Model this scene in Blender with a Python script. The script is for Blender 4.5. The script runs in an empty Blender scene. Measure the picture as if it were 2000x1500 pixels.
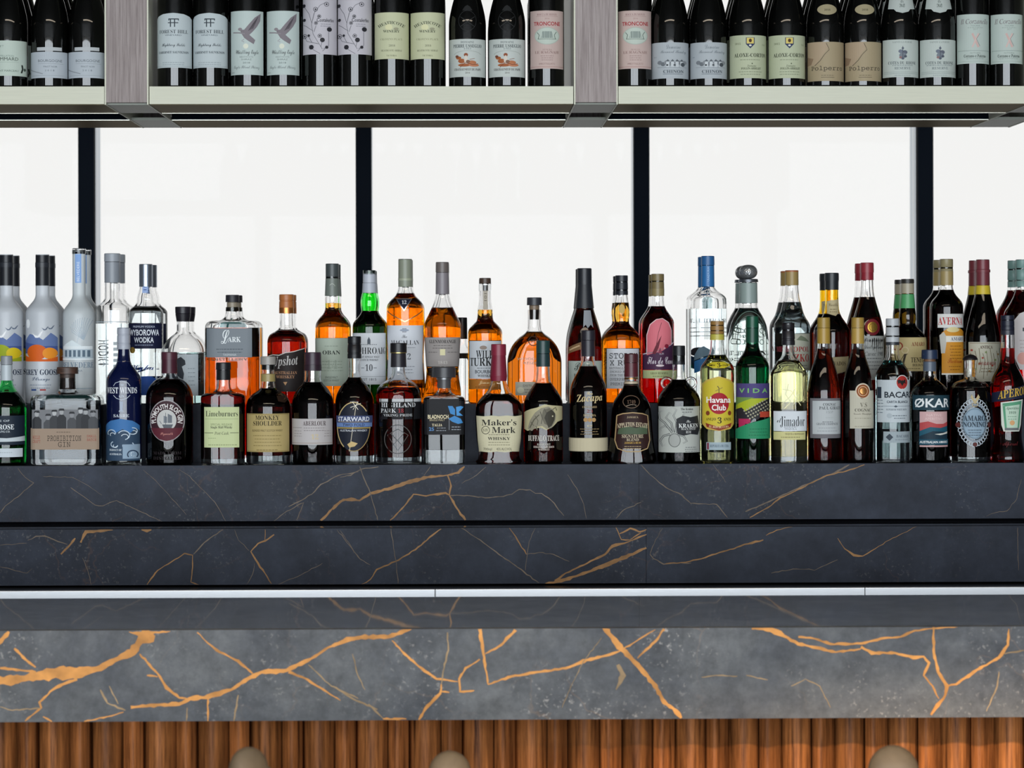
import bpy, bmesh, math, random
from mathutils import Vector, Matrix
R = random.Random(7)
SC = bpy.context.scene
COL = SC.collection
# ------------------------------------------------------------------ camera, world, lights, exposure
F = 5000.0                      # focal length in pixels of the 2000 x 1500 frame
CAMZ = 1.60
YAW = math.radians(1.05)
ROLL = 0.0022
HORIZON = 640.0
cy, sy = math.cos(YAW), math.sin(YAW)
fwd = Vector((sy, cy, 0)); right0 = Vector((cy, -sy, 0)); up0 = Vector((0, 0, 1))
cr, sr = math.cos(ROLL), math.sin(ROLL)
right = right0 * cr - up0 * sr
up = up0 * cr + right0 * sr
cam = bpy.data.cameras.new('camera'); camo = bpy.data.objects.new('camera', cam); COL.objects.link(camo)
m = Matrix.Identity(4)
for i in range(3):
    m[i][0] = right[i]; m[i][1] = up[i]; m[i][2] = -fwd[i]
m[2][3] = CAMZ
camo.matrix_world = m
cam.sensor_width = 36; cam.lens = 36 * F / 2000
cam.shift_y = -(750 - HORIZON) / 2000
cam.clip_start = 0.05; cam.clip_end = 200
cam.dof.use_dof = True; cam.dof.focus_distance = 5.46; cam.dof.aperture_fstop = 9.0
SC.camera = camo

def at(px, py, Y):
    """world point on the plane y = Y that the frame shows at (px, py)"""
    d = fwd + right * ((px - 1000) / F) + up * (-(py - HORIZON) / F)
    t = Y / d.y
    return Vector((d.x * t, Y, CAMZ + d.z * t))

W = bpy.data.worlds.new('sky'); SC.world = W; W.use_nodes = True
bg = W.node_tree.nodes['Background']
bg.inputs[0].default_value = (1.0, 1.0, 0.985, 1); bg.inputs[1].default_value = 0.90
SC.view_settings.view_transform = 'Standard'; SC.view_settings.look = 'None'
SC.view_settings.exposure = 0.0; SC.view_settings.gamma = 1.0; SC.view_settings.use_curve_mapping = False

def area(name, loc, rot, sx, sz, power, col):
    l = bpy.data.lights.new(name, 'AREA'); l.shape = 'RECTANGLE'; l.size = sx; l.size_y = sz
    l.energy = power; l.color = col
    o = bpy.data.objects.new(name, l); o.location = loc; o.rotation_euler = rot; COL.objects.link(o)
    return o
# daylight through the tall windows of the room side behind the camera
BACKY = -3.0; NB = 6; BW = 1.28
for i in range(NB):
    x = -0.25 + (i - (NB - 1) / 2) * BW
    area('daylight', (x, BACKY - 0.25, 1.55), (math.radians(90), 0, 0), BW - 0.12, 2.9, 110, (0.85, 0.93, 1.0))
area('warm_fill', (0.0, 2.7, 3.04), (0, 0, 0), 3.2, 0.5, 34, (1.0, 0.86, 0.68))  # added warm fill light overhead, no visible fitting; warms the bottle labels
# warm ceiling spot that washes the bar front
sp = bpy.data.lights.new('bar_spot', 'SPOT'); sp.energy = 1500; sp.color = (1.0, 0.70, 0.42)
sp.spot_size = math.radians(84); sp.spot_blend = 0.06; sp.shadow_soft_size = 0.05
spo = bpy.data.objects.new('bar_spot', sp); spo.location = (0.45, -1.2, 2.75); COL.objects.link(spo)
spo.rotation_euler = Vector((0.10, math.cos(math.radians(59.6)), -math.sin(math.radians(59.6)))).to_track_quat('-Z', 'Y').to_euler()

cyc = SC.cycles
cyc.max_bounces = 22; cyc.transmission_bounces = 20; cyc.glossy_bounces = 8; cyc.diffuse_bounces = 4
cyc.transparent_max_bounces = 16; cyc.volume_bounces = 0
cyc.caustics_refractive = False; cyc.caustics_reflective = False
cyc.use_denoising = True
cyc.sample_clamp_indirect = 6.0

# ------------------------------------------------------------------ materials
def lin(h):
    v = [int(h[i:i + 2], 16) / 255 for i in (0, 2, 4)]
    return tuple(c / 12.92 if c <= 0.04045 else ((c + 0.055) / 1.055) ** 2.4 for c in v) + (1,)
MATS = {}
def pbr(key, color=None, rough=0.5, metal=0.0, spec=0.5, **kw):
    if key in MATS: return MATS[key]
    M = bpy.data.materials.new(key); M.use_nodes = True
    b = M.node_tree.nodes['Principled BSDF']
    if color is not None: b.inputs['Base Color'].default_value = color
    b.inputs['Roughness'].default_value = rough; b.inputs['Metallic'].default_value = metal
    b.inputs['Specular IOR Level'].default_value = spec
    for k, v in kw.items(): b.inputs[k.replace('_', ' ')].default_value = v
    MATS[key] = M
    return M
def noise_var(M, scale, amt, stretch=(1, 1, 1)):
    """small procedural colour variation on a plain material"""
    nt = M.node_tree; b = nt.nodes['Principled BSDF']
    c = tuple(b.inputs['Base Color'].default_value)
    tc = nt.nodes.new('ShaderNodeTexCoord'); mp = nt.nodes.new('ShaderNodeMapping'); mp.inputs['Scale'].default_value = stretch
    n = nt.nodes.new('ShaderNodeTexNoise'); n.inputs['Scale'].default_value = scale; n.inputs['Detail'].default_value = 6
    r = nt.nodes.new('ShaderNodeValToRGB')
    r.color_ramp.elements[0].position = 0.3; r.color_ramp.elements[1].position = 0.7
    r.color_ramp.elements[0].color = tuple(v * (1 - amt) for v in c[:3]) + (1,)
    r.color_ramp.elements[1].color = tuple(min(1, v * (1 + amt)) for v in c[:3]) + (1,)
    L = nt.links.new
    L(tc.outputs['Object'], mp.inputs[0]); L(mp.outputs[0], n.inputs['Vector']); L(n.outputs['Fac'], r.inputs[0]); L(r.outputs[0], b.inputs['Base Color'])
    return M
def ink(c):
    """printed paper / ink / foil by hex colour; prefix m: is metallic foil"""
    if c.startswith('m:'): return pbr('foil_' + c[2:], lin(c[2:]), 0.35, 0.85)
    return pbr('print_' + c, lin(c), 0.6, 0, 0.25)
def capmat(c, k):
    if k == 'm': return pbr('cap_metal_' + c, lin(c), 0.32, 0.8)
    if k == 'w':
        if 'wood_' + c in MATS: return MATS['wood_' + c]
        return noise_var(pbr('wood_' + c, lin(c), 0.5), 60, 0.4, (1, 1, 6))
    if k == 'g': return glass((0.96, 0.98, 0.98))
    return pbr('cap_' + c, lin(c), 0.38, 0, 0.4)
def glass(T=None, rough=0.0, base=(1, 1, 1)):
    """glass or liquid; T = what 7 cm of it lets through"""
    key = 'glass_%s_%s_%s' % (T, rough, base)
    if key in MATS: return MATS[key]
    if T is not None and min(T) < .7:      # half of a dark tint sits in the glass, half in the liquid's depth
        T = tuple(t ** 0.85 for t in T); base = tuple(b_ * t for b_, t in zip(base, T))
    M = pbr(key, tuple(base) + (1,), rough, 0, 0.5, Transmission_Weight=1.0, IOR=1.42)
    if T is not None:
        s = [-math.log(max(t, 1e-4)) / 0.07 for t in T]; d = max(max(s), 1e-6)
        nt = M.node_tree; v = nt.nodes.new('ShaderNodeVolumeAbsorption')
        v.inputs['Color'].default_value = tuple(1 - x / d for x in s) + (1,); v.inputs['Density'].default_value = d
        nt.links.new(v.outputs[0], nt.nodes['Material Output'].inputs['Volume'])
    return M
CLEAR = (0.93, 0.965, 0.965); AMBER = (0.97, 0.60, 0.12); DEEP = (0.88, 0.36, 0.05); RED = (0.50, 0.045, 0.012)
ROSE = (0.80, 0.10, 0.10); BLACK = (0.05, 0.008, 0.006); GOLD = (0.96, 0.90, 0.55); GREEN = (0.06, 0.42, 0.16); OLIVE = (0.20, 0.13, 0.01)
COGN = (0.68, 0.20, 0.03); TEAL = (0.80, 0.93, 0.92)
WINE = pbr('dark_wine_glass', (0.0016, 0.0018, 0.0016, 1), 0.03, 0, 0.55)

# ------------------------------------------------------------------ object helpers
def tag(o, label=None, cat=None, group=None, kind=None):
    if label: o['label'] = label
    if cat: o['category'] = cat
    if group: o['group'] = group
    if kind: o['kind'] = kind
    return o
def link(name, me, parent=None):
    o = bpy.data.objects.new(name, me); COL.objects.link(o); o.parent = parent
    return o
def empty(name, loc, **kw):
    o = link(name, None); o.location = loc; o.empty_display_size = 0.03
    return tag(o, **kw)
def mesh(name, verts, faces, mat, parent=None, smooth=None):
    me = bpy.data.meshes.new(name); me.from_pydata([tuple(v) for v in verts], [], faces)
    me.materials.append(mat); me.update()
    if smooth:
        me.polygons.foreach_set('use_smooth', [True] * len(me.polygons)); me.set_sharp_from_angle(angle=math.radians(smooth))
    return link(name, me, parent)
def bmobj(name, bm, mat, parent=None, smooth=None):
    bmesh.ops.recalc_face_normals(bm, faces=bm.faces)
    me = bpy.data.meshes.new(name); bm.to_mesh(me); bm.free()
    for q in (mat if isinstance(mat, list) else [mat]): me.materials.append(q)
    if smooth:
        me.polygons.foreach_set('use_smooth', [True] * len(me.polygons)); me.set_sharp_from_angle(angle=math.radians(smooth))
    return link(name, me, parent)
def box(name, x0, x1, y0, y1, z0, z1, mat, parent=None, bevel=0.0):
    """box in world coordinates (converted to the parent's frame)"""
    off = parent_loc(parent)
    bm = bmesh.new(); bmesh.ops.create_cube(bm, size=1)
    for v in bm.verts:
        v.co = Vector((x0 + (v.co.x + .5) * (x1 - x0), y0 + (v.co.y + .5) * (y1 - y0), z0 + (v.co.z + .5) * (z1 - z0))) - off
    if bevel: bmesh.ops.bevel(bm, geom=bm.edges[:], offset=bevel, segments=2, affect='EDGES', profile=0.6)
    return bmobj(name, bm, mat, parent)
def parent_loc(p):
    v = Vector((0, 0, 0))
    while p is not None:
        v = v + p.location; p = p.parent
    return v
def copy_tree(o, parent=None):
    c = o.copy(); COL.objects.link(c); c.parent = parent
    for ch in list(o.children): copy_tree(ch, c)
    return c

# ------------------------------------------------------------------ bottles: profiles
def smooth_prof(pts, step=3.0):
    """pts: (z, h) bottom to top in metres; straight runs stay straight, shoulders become curves"""
    n = len(pts); P = [Vector((p[1], p[0])) for p in pts]
    def straight(i): return abs(P[i + 1].x - P[i].x) < 0.0004 and (P[i + 1] - P[i]).length > 0.005
    T = []
    for i in range(n):
        a = (P[i] - P[i - 1]).normalized() if i else None
        b = (P[i + 1] - P[i]).normalized() if i < n - 1 else None
        if a is None: T.append((b, b))
        elif b is None: T.append((a, a))
        elif len(pts[i]) > 2: T.append((a, b))
        elif straight(i): T.append((b, b))
        elif straight(i - 1): T.append((a, a))
        else:
            m_ = (a + b).normalized() if (a + b).length > 1e-6 else a
            T.append((m_, m_))
    out = [P[0]]
    for i in range(n - 1):
        L = (P[i + 1] - P[i]).length
        k = 1 if straight(i) else max(2, min(8, int(L / 0.0032)))
        m0, m1 = T[i][1] * L, T[i + 1][0] * L
        for j in range(1, k + 1):
            t = j / k
            out.append(P[i] * (2 * t**3 - 3 * t**2 + 1) + m0 * (t**3 - 2 * t**2 + t) + P[i + 1] * (-2 * t**3 + 3 * t**2) + m1 * (t**3 - t**2))
    return [(p.y, max(p.x, 0.0008)) for p in out]

class Form:
    """cross-section of a bottle at a half-width h: round, or a rounded box of half-depth D and corner C"""
    def __init__(s, w, hn, D=None, C=None): s.w, s.hn, s.D, s.C = w, hn, D, C
    def sec(s, h):
        if s.D is None: return h, h, h
        t = min(1, max(0, (h - s.hn) / max(1e-5, s.w - s.hn)))
        t = t * t * (3 - 2 * t)
        d = min(h, h + (s.D - h) * t) if s.D < s.w else h
        c = min(d, h + (s.C - h) * t, h)
        return h, d, c
    def ring(s, h, n):
        w, d, c = s.sec(h)
        if s.D is None:
            return [(h * math.sin(2 * math.pi * i / n), -h * math.cos(2 * math.pi * i / n)) for i in range(n)]
        out = []; q = n // 4
        for k, (sx, sy_) in enumerate(((1, -1), (1, 1), (-1, 1), (-1, -1))):
            for i in range(q):
                a = (i / (q - 1)) * math.pi / 2 + (k - 1) * math.pi / 2
                out.append((sx * (w - c) + c * math.cos(a), sy_ * (d - c) + c * math.sin(a)))
        return out
    def surf(s, h, u, eps):
        w, d, c = s.sec(h)
        a = abs(u); sg = 1 if u >= 0 else -1
        if a <= w - c: return u, -d - eps
        t = (a - (w - c)) / max(c, 1e-6)
        return sg * ((w - c) + (c + eps) * math.sin(t)), -(d - c) - (c + eps) * math.cos(t)
    def arc(s, h, x):
        """apparent x from the axis -> distance along the surface"""
        w, d, c = s.sec(h)
        a = abs(x); sg = 1 if x >= 0 else -1
        if a <= w - c: return x
        return sg * ((w - c) + c * math.asin(min(0.999, (a - (w - c)) / max(c, 1e-6))))

def lathe(name, prof, form, mat, parent, n=44, inner=0.0, smooth=40, bump=None):
    """closed solid from a profile; inner > 0 makes an open tube with that wall"""
    V = []; Fc = []
    rows = [(z, h, False) for z, h in prof]
    if inner:
        rows += [(z, max(h - inner, 0.0015), True) for z, h in reversed(prof)]
    for z, h, _ in rows:
        rg = form.ring(h, n)
        for i, (x, y) in enumerate(rg):
            k = 1 + (bump(i / n, z) if bump else 0)
            V.append((x * k, y * k, z))
    m_ = len(rows); nn = len(form.ring(0.01, n))
    for r in range(m_ - 1 if not inner else m_):
        r2 = (r + 1) % m_
        for i in range(nn):
            j = (i + 1) % nn
            Fc.append((r * nn + i, r * nn + j, r2 * nn + j, r2 * nn + i))
    if not inner:
        Fc.append(tuple(range(nn - 1, -1, -1))); Fc.append(tuple((m_ - 1) * nn + i for i in range(nn)))
    return mesh(name, V, Fc, mat, parent, smooth)

# ------------------------------------------------------------------ lettering
STY = {'B': (0x1D400, 0x1D41A, 0x1D7CE), 'L': (0x1D400, 0x1D41A, 0x1D7CE), 'I': (0x1D434, 0x1D44E, 0), 'J': (0x1D468, 0x1D482, 0),
       'S': (0x1D4D0, 0x1D4EA, 0), 'M': (0x1D670, 0x1D68A, 0x1D7F6), 'F': (0x1D56C, 0x1D586, 0)}
def styled(s, st):
    if st not in STY: return s
    A, a, d = STY[st]; r = ''
    for c in s:
        if c == 'h' and st == 'I': r += '\u210e'
        elif 'A' <= c <= 'Z': r += chr(A + ord(c) - 65)
        elif 'a' <= c <= 'z': r += chr(a + ord(c) - 97)
        elif c.isdigit() and d: r += chr(d + ord(c) - 48)
        else: r += c
    return r
TC = {}
def make_texts(items):
    """letter all strings of one style in one go, a line each, and cut the result apart by line"""
    by = {}
    for t, st in items: by.setdefault(st, [])
    for t, st in sorted(items): by[st].append(t)
    for st, ss in by.items():
        c = bpy.data.curves.new('t', 'FONT'); c.body = '\n'.join(styled(t, st) for t in ss); c.resolution_u = 2; c.space_line = 4
        c.offset = {'b': 0.022, 'L': -0.010}.get(st, 0)
        o = bpy.data.objects.new('t', c); me = bpy.data.meshes.new_from_object(o)
        V = [(p.co.x, p.co.y) for p in me.vertices]; lines = [[] for _ in ss]
        for p in me.polygons:
            f = tuple(p.vertices); k = int(round((-V[f[0]][1] + .35) / 4.0)); lines[min(max(k, 0), len(ss) - 1)].append(f)
        for t, fs in zip(ss, lines):
            ids = sorted({i for f in fs for i in f}); mp = {i: n for n, i in enumerate(ids)}; v = [V[i] for i in ids]
            x0 = min(p[0] for p in v); x1 = max(p[0] for p in v); y0 = min(p[1] for p in v); y1 = max(p[1] for p in v)
            TC[(t, st)] = ([((p[0] - x0) / (x1 - x0) - .5, (p[1] - y0) / (y1 - y0) - .5) for p in v], [tuple(mp[i] for i in f) for f in fs], (x1 - x0) / (y1 - y0))
        bpy.data.objects.remove(o); bpy.data.meshes.remove(me); bpy.data.curves.remove(c)
def text_tris(s, st): return TC[(s, st)]

def stroke(pts, w):
    """polyline -> list of quads; w a number or a list of widths"""
    q = []; n = len(pts)
    ws = w if isinstance(w, (list, tuple)) else [w] * n
    L = []
    for i in range(n):
        a = pts[max(0, i - 1)]; b = pts[min(n - 1, i + 1)]
        dx, dy = b[0] - a[0], b[1] - a[1]; l = math.hypot(dx, dy) or 1
        nx, ny = -dy / l * ws[i] / 2, dx / l * ws[i] / 2
        L.append(((pts[i][0] + nx, pts[i][1] + ny), (pts[i][0] - nx, pts[i][1] - ny)))
    for i in range(n - 1): q.append([L[i][0], L[i + 1][0], L[i + 1][1], L[i][1]])
    return q
def oval(x, y, rx, ry, n=28, a0=0, a1=2 * math.pi):
    m_ = n if abs(a1 - a0 - 2 * math.pi) < 1e-6 else n + 1
    return [(x + rx * math.cos(a0 + (a1 - a0) * i / n), y + ry * math.sin(a0 + (a1 - a0) * i / n)) for i in range(m_)]

class Sheet:
    """flat print in photo pixels that is wrapped onto a bottle"""
    def __init__(s, B): s.B = B; s.bm = bmesh.new(); s.mats = []; s.layer = 0
    def mi(s, c):
        M = ink(c)
        if M not in s.mats: s.mats.append(M)
        return s.mats.index(M)
    def uz(s, x, y):
        B = s.B; z = B.zf(y); h = B.hz(z)
        return B.form.arc(h, (x - B.cx) / B.sf), z
    def face(s, pts, mi):
        vs = [s.bm.verts.new((u, z, s.layer)) for u, z in pts]
        try: f = s.bm.faces.new(vs); f.material_index = mi
        except ValueError: pass
    def poly(s, pts, c): s.layer += 1; s.face([s.uz(*p) for p in pts], s.mi(c))
    def add(s, p):
        k = p[0]
        if k == 'r':
            _, x0, y0, x1, y1, c = p; s.poly([(x0, y1), (x1, y1), (x1, y0), (x0, y0)], c)
        elif k == 'o': s.poly(oval(*p[1:5]), p[5])
        elif k == 'p': s.poly(p[1], p[2])
        elif k == 'ring':
            _, x, y, rx, ry, w, c = p; s.layer += 1; mi = s.mi(c)
            for q in stroke(oval(x, y, rx, ry, 32) + [(x + rx, y)], w): s.face([s.uz(*v) for v in q], mi)
        elif k == 'l':
            s.layer += 1; mi = s.mi(p[3])
            for q in stroke(p[1], p[2]): s.face([s.uz(*v) for v in q], mi)
        elif k == 'f':
            _, x, y, w, n, gap, c = p; s.layer += 1; mi = s.mi(c)
            for i in range(n):
                hw = w / 2 * R.uniform(.75, 1); xx = x - hw; yy = y + i * gap
                while xx < x + hw:
                    l = R.uniform(2.0, 5.5); xe = min(xx + l, x + hw)
                    s.face([s.uz(xx, yy + .7), s.uz(xe, yy + .7), s.uz(xe, yy - .7), s.uz(xx, yy - .7)], mi); xx = xe + 1.1
        elif k in 'ta':
            _, st_, x, y, w, h, c = p[:7]; sty = p[7] if len(p) > 7 else ''
            s.layer += 1; mi = s.mi(c)
            v, f, asp = text_tris(st_, sty)
            if not w: w = h * asp
            if not h: h = w / asp
            if k == 't':
                rot = p[8] if len(p) > 8 else 0.0
                (ua, _), (ub, _) = s.uz(x - w / 2, y), s.uz(x + w / 2, y); (_, za), (_, zb) = s.uz(x, y + h / 2), s.uz(x, y - h / 2)
                uc, zc, W_, H_ = (ua + ub) / 2, (za + zb) / 2, ub - ua, zb - za
                co, si = math.cos(rot), math.sin(rot)
                pts = [(uc + a * W_ * co - b * H_ * si, zc + a * W_ * si + b * H_ * co) for a, b in v]
            else:      # 'a': lettering on an arch of radius p[8] px (positive: bulging up)
                rad = p[8]; pts = []
                for a, b in v:
                    an = a * w / rad; rr = rad + b * h
                    pts.append(s.uz(x + rr * math.sin(an), y + rad - rr * math.cos(an)))
            vs = [s.bm.verts.new((q[0], q[1], s.layer)) for q in pts]
            for q in f:
                try: fc = s.bm.faces.new([vs[i] for i in q]); fc.material_index = mi
                except ValueError: pass
    def build(s, name, parent, eps0, cut=True, label=None):
        B = s.B; bm = s.bm
        bmesh.ops.triangulate(bm, faces=[f for f in bm.faces if len(f.verts) > 4])
        if cut:
            us = [v.co.x for v in bm.verts]; zs = [v.co.y for v in bm.verts]
            st = 0.0045
            w, d, c = B.form.sec(B.hz(sum(zs) / len(zs)))
            for k in range(int(min(us) / st) - 1, int(max(us) / st) + 2):
                if abs(k * st) + st < w - c: continue
                bmesh.ops.bisect_plane(bm, geom=bm.verts[:] + bm.edges[:] + bm.faces[:], dist=1e-7, plane_co=(k * st, 0, 0), plane_no=(1, 0, 0))
            hs = [B.hz(min(zs) + (max(zs) - min(zs)) * i / 10) for i in range(11)]
            if max(hs) - min(hs) > 0.0006:
                for k in range(int(min(zs) / .006), int(max(zs) / .006) + 1):
                    bmesh.ops.bisect_plane(bm, geom=bm.verts[:] + bm.edges[:] + bm.faces[:], dist=1e-7, plane_co=(0, k * .006, 0), plane_no=(0, 1, 0))
        for v in bm.verts:
            u, z, l = v.co
            x, y = B.form.surf(B.hz(z), u, eps0 + l * 0.00004)
            v.co = (x, y, z)
        me = bpy.data.meshes.new(name); bm.normal_update()
        for f in bm.faces:
            if f.normal.y > 0: f.normal_flip()
        bm.to_mesh(me); bm.free()
        for q in s.mats: me.materials.append(q)
        o = link(name, me, parent)
        if label: o['label'] = label
        return o

class Bottle: pass
SHELF = {}
def bottle(kind, desc, row, cx, w, pts, fill, liq, caps, labels=(), D=None, C=None, base=0, rear=None, dy=0.0,
           rough=0.0, opaque=None, neck=None, wall=0.0028, group='spirit bottles on the back bar', bodybump=None):
    """one bottle; every measure is in pixels of the photo and turned into metres at the bottle's own distance"""
    Yc, zs = SHELF[row]; Yc += dy
    s = F / Yc
    x0 = at(cx, 800, Yc).x
    root = empty(kind, (x0, Yc, zs), label=desc, cat='bottle', group=group)
    B = Bottle(); B.cx = cx; B.s = s
    zz = lambda y: at(cx, y, Yc).z - zs
    ws = w / s; hn = min(p[1] for p in pts) / s
    B.form = Form(ws, hn, D / s if D else None, C / s if C else None)
    dfront = (D or w) / s
    B.sf = F / (Yc - dfront)
    B.zf = lambda y: at(cx, y, Yc - dfront).z - zs
    e = min(0.004, ws * .12)
    raw = [(0.0, ws - e), (e * .45, ws - e * .25), (e * 1.3, ws)] + [(zz(p[0]), p[1] / s) + tuple(p[2:]) for p in pts]
    prof = smooth_prof(raw)
    def hz(z):
        if z <= prof[0][0]: return ws
        for (a, b), (c, d) in zip(prof, prof[1:]):
            if a <= z <= c and c > a: return b + (d - b) * (z - a) / (c - a)
        return prof[-1][1]
    B.hz = lambda z: ws if z < .008 else hz(z)
    zf_ = zz(fill) if fill else prof[-1][0]
    zb = base / s
    lower = [p for p in prof if zb + .0004 < p[0] < zf_ - .0002]
    if zb: lower = [(zb + .0003, hz(zb))] + lower
    else: lower = [prof[0]] + [p for p in lower if p[0] > 1e-6]
    lower.append((zf_, hz(zf_)))
    mat = opaque if opaque else glass(liq, rough)
    n = 44 if D is None else 48
    lathe('glass_body', lower, B.form, mat, root, n, bump=bodybump)
    if zb:
        lathe('glass_base', [prof[0]] + [p for p in prof[1:] if 1e-6 < p[0] < zb] + [(zb, hz(zb))], B.form, glass(CLEAR), root, n)
    upper = [p for p in prof if p[0] > zf_ + .0005]
    if fill and len(upper) >= 1 and upper[-1][0] > zf_ + .004:
        lathe('neck', [(zf_ + .0002, hz(zf_))] + upper, B.form, neck or glass((.95, .975, .975), rough), root, n, inner=wall)
    rf = Form(1, 0)
    for cp in caps:
        nm, col, yb, yt, hb = cp[:5]; ht = cp[5] if len(cp) > 5 and cp[5] else hb; k = cp[6] if len(cp) > 6 else 'p'
        za, zc = zz(yb), zz(yt); r0, r1 = hb / s, ht / s
        b_ = min(.0012, (zc - za) * .2)
        if k == 'knurl':
            bumpf = lambda u, z: 0.045 * (abs(math.sin(16 * math.pi * u + z * 480)) + abs(math.sin(16 * math.pi * u - z * 480)))
            zm, rr = (za + zc) / 2, (zc - za) / 2
            pr = [(zm + rr * math.sin(t), max(.001, r0 * math.cos(t) ** .8)) for t in [(-.5 + i / 22) * math.pi * .98 for i in range(23)]]
            lathe(nm, pr, rf, capmat(col, 'm'), root, 96, bump=bumpf, smooth=30); continue
        pr = [(za, r0), (zc - b_, r1), (zc, r1 - b_)]
        if k == 'dome': pr = [(za, r0)] + [(za + (zc - za) * math.sin(t), max(.0008, r0 * math.cos(t))) for t in [math.pi / 2 * i / 8 for i in range(1, 9)]]
        if k == 'screw':
            st = (zc - za); pr = [(za, r0), (za + st * .2, r0), (za + st * .22, r0 * .95), (za + st * .27, r0 * .95), (za + st * .29, r0), (za + st * .62, r1), (za + st * .64, r1 * .95), (za + st * .68, r1 * .95), (za + st * .70, r1), (zc - b_, r1), (zc, r1 - b_)]
        lathe(nm, pr, rf, capmat(col, 'p' if k in ('dome', 'screw') else k), root, 36, smooth=35)
    B.root = root; B.zz = zz; B.zs = zs; B.labels = labels; B.rear = rear; B.back = max(.080, 2 * dfront + .0025); B.more = []
    QUEUE.append(B)
    return B
QUEUE = []
def finish_labels():
    make_texts({(p[1], p[7] if len(p) > 7 else '') for B in QUEUE for lb in B.labels for p in lb[2] if p[0] in 'ta'})
    for B in QUEUE:
        for nm, plate, prints in B.labels:
            par = B.root
            if plate:
                sh = Sheet(B); sh.add(('r',) + plate[1:] if plate[0] == 'rect' else plate)
                par = sh.build(nm, B.root, .00020)
            if prints:
                sh = Sheet(B)
                for p in prints: sh.add(p)
                sh.build('print' if plate else nm, par, .00032)
        if B.rear:
            c = copy_tree(B.root); c.location.y += B.back; c['label'] = B.rear
        for dy, lab in B.more:
            c = copy_tree(B.root); c.location.y += dy; c['label'] = lab
# ------------------------------------------------------------------ surfaces of the room
def stone(key, c0, c1, rough, spec, vein='9a6a3a', fleck=0.3, coat=0.0, mott=.2):
    M = pbr(key, None, rough, 0, spec)
    nt = M.node_tree; b = nt.nodes['Principled BSDF']; N = nt.nodes.new; L = nt.links.new
    if coat: b.inputs['Coat Weight'].default_value = coat; b.inputs['Coat Roughness'].default_value = 0.02
    tc = N('ShaderNodeTexCoord')
    n1 = N('ShaderNodeTexNoise'); n1.inputs['Scale'].default_value = 7; n1.inputs['Detail'].default_value = 9; n1.inputs['Roughness'].default_value = .65
    L(tc.outputs['Object'], n1.inputs['Vector'])
    r1 = N('ShaderNodeValToRGB'); r1.color_ramp.elements[0].position = .32; r1.color_ramp.elements[1].position = .72
    r1.color_ramp.elements[0].color = lin(c0); r1.color_ramp.elements[1].color = lin(c1)
    L(n1.outputs['Fac'], r1.inputs[0])
    nm = N('ShaderNodeTexNoise'); nm.inputs['Scale'].default_value = 34; nm.inputs['Detail'].default_value = 8; nm.inputs['Roughness'].default_value = .7; L(tc.outputs['Object'], nm.inputs['Vector'])
    rm = N('ShaderNodeMapRange'); rm.inputs[1].default_value = .3; rm.inputs[2].default_value = .7; rm.inputs[3].default_value = 1 - mott; rm.inputs[4].default_value = 1 + mott; L(nm.outputs['Fac'], rm.inputs[0])
    hm = N('ShaderNodeHueSaturation'); L(r1.outputs[0], hm.inputs['Color']); L(rm.outputs[0], hm.inputs['Value'])
    # pale crystals gathered in clouds
    n2 = N('ShaderNodeTexNoise'); n2.inputs['Scale'].default_value = 170; n2.inputs['Detail'].default_value = 4; L(tc.outputs['Object'], n2.inputs['Vector'])
    r2 = N('ShaderNodeValToRGB'); r2.color_ramp.elements[0].position = .60; r2.color_ramp.elements[1].position = .74; L(n2.outputs['Fac'], r2.inputs[0])
    n3 = N('ShaderNodeTexNoise'); n3.inputs['Scale'].default_value = 5.5; n3.inputs['Detail'].default_value = 3; L(tc.outputs['Object'], n3.inputs['Vector'])
    r3 = N('ShaderNodeValToRGB'); r3.color_ramp.elements[0].position = .46; r3.color_ramp.elements[1].position = .66; L(n3.outputs['Fac'], r3.inputs[0])
    mu = N('ShaderNodeMath'); mu.operation = 'MULTIPLY'; L(r2.outputs[0], mu.inputs[0]); L(r3.outputs[0], mu.inputs[1])
    mu2 = N('ShaderNodeMath'); mu2.operation = 'MULTIPLY'; mu2.inputs[1].default_value = fleck; L(mu.outputs[0], mu2.inputs[0])
    mx = N('ShaderNodeMixRGB'); mx.inputs[2].default_value = lin('b9b4ae'); L(mu2.outputs[0], mx.inputs[0]); L(hm.outputs[0], mx.inputs[1])
    # hair-fine veins
    nv = N('ShaderNodeTexNoise'); nv.inputs['Scale'].default_value = 4; nv.inputs['Detail'].default_value = 5; L(tc.outputs['Object'], nv.inputs['Vector'])
    av = N('ShaderNodeMixRGB'); av.blend_type = 'ADD'; av.inputs[0].default_value = .35; L(tc.outputs['Object'], av.inputs[1]); L(nv.outputs['Color'], av.inputs[2])
    vo = N('ShaderNodeTexVoronoi'); vo.feature = 'DISTANCE_TO_EDGE'; vo.inputs['Scale'].default_value = 5.5; L(av.outputs[0], vo.inputs['Vector'])
    rv = N('ShaderNodeValToRGB'); rv.color_ramp.elements[0].position = 0.0; rv.color_ramp.elements[0].color = (1, 1, 1, 1)
    rv.color_ramp.elements[1].position = 0.011; rv.color_ramp.elements[1].color = (0, 0, 0, 1); L(vo.outputs['Distance'], rv.inputs[0])
    mv = N('ShaderNodeMath'); mv.operation = 'MULTIPLY'; L(rv.outputs[0], mv.inputs[0]); L(r3.outputs[0], mv.inputs[1])
    mv2 = N('ShaderNodeMath'); mv2.operation = 'MULTIPLY'; mv2.inputs[1].default_value = .10; L(mv.outputs[0], mv2.inputs[0])
    m2 = N('ShaderNodeMixRGB'); m2.inputs[2].default_value = lin(vein); L(mv2.outputs[0], m2.inputs[0]); L(mx.outputs[0], m2.inputs[1])
    L(m2.outputs[0], b.inputs['Base Color'])
    return M
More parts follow.
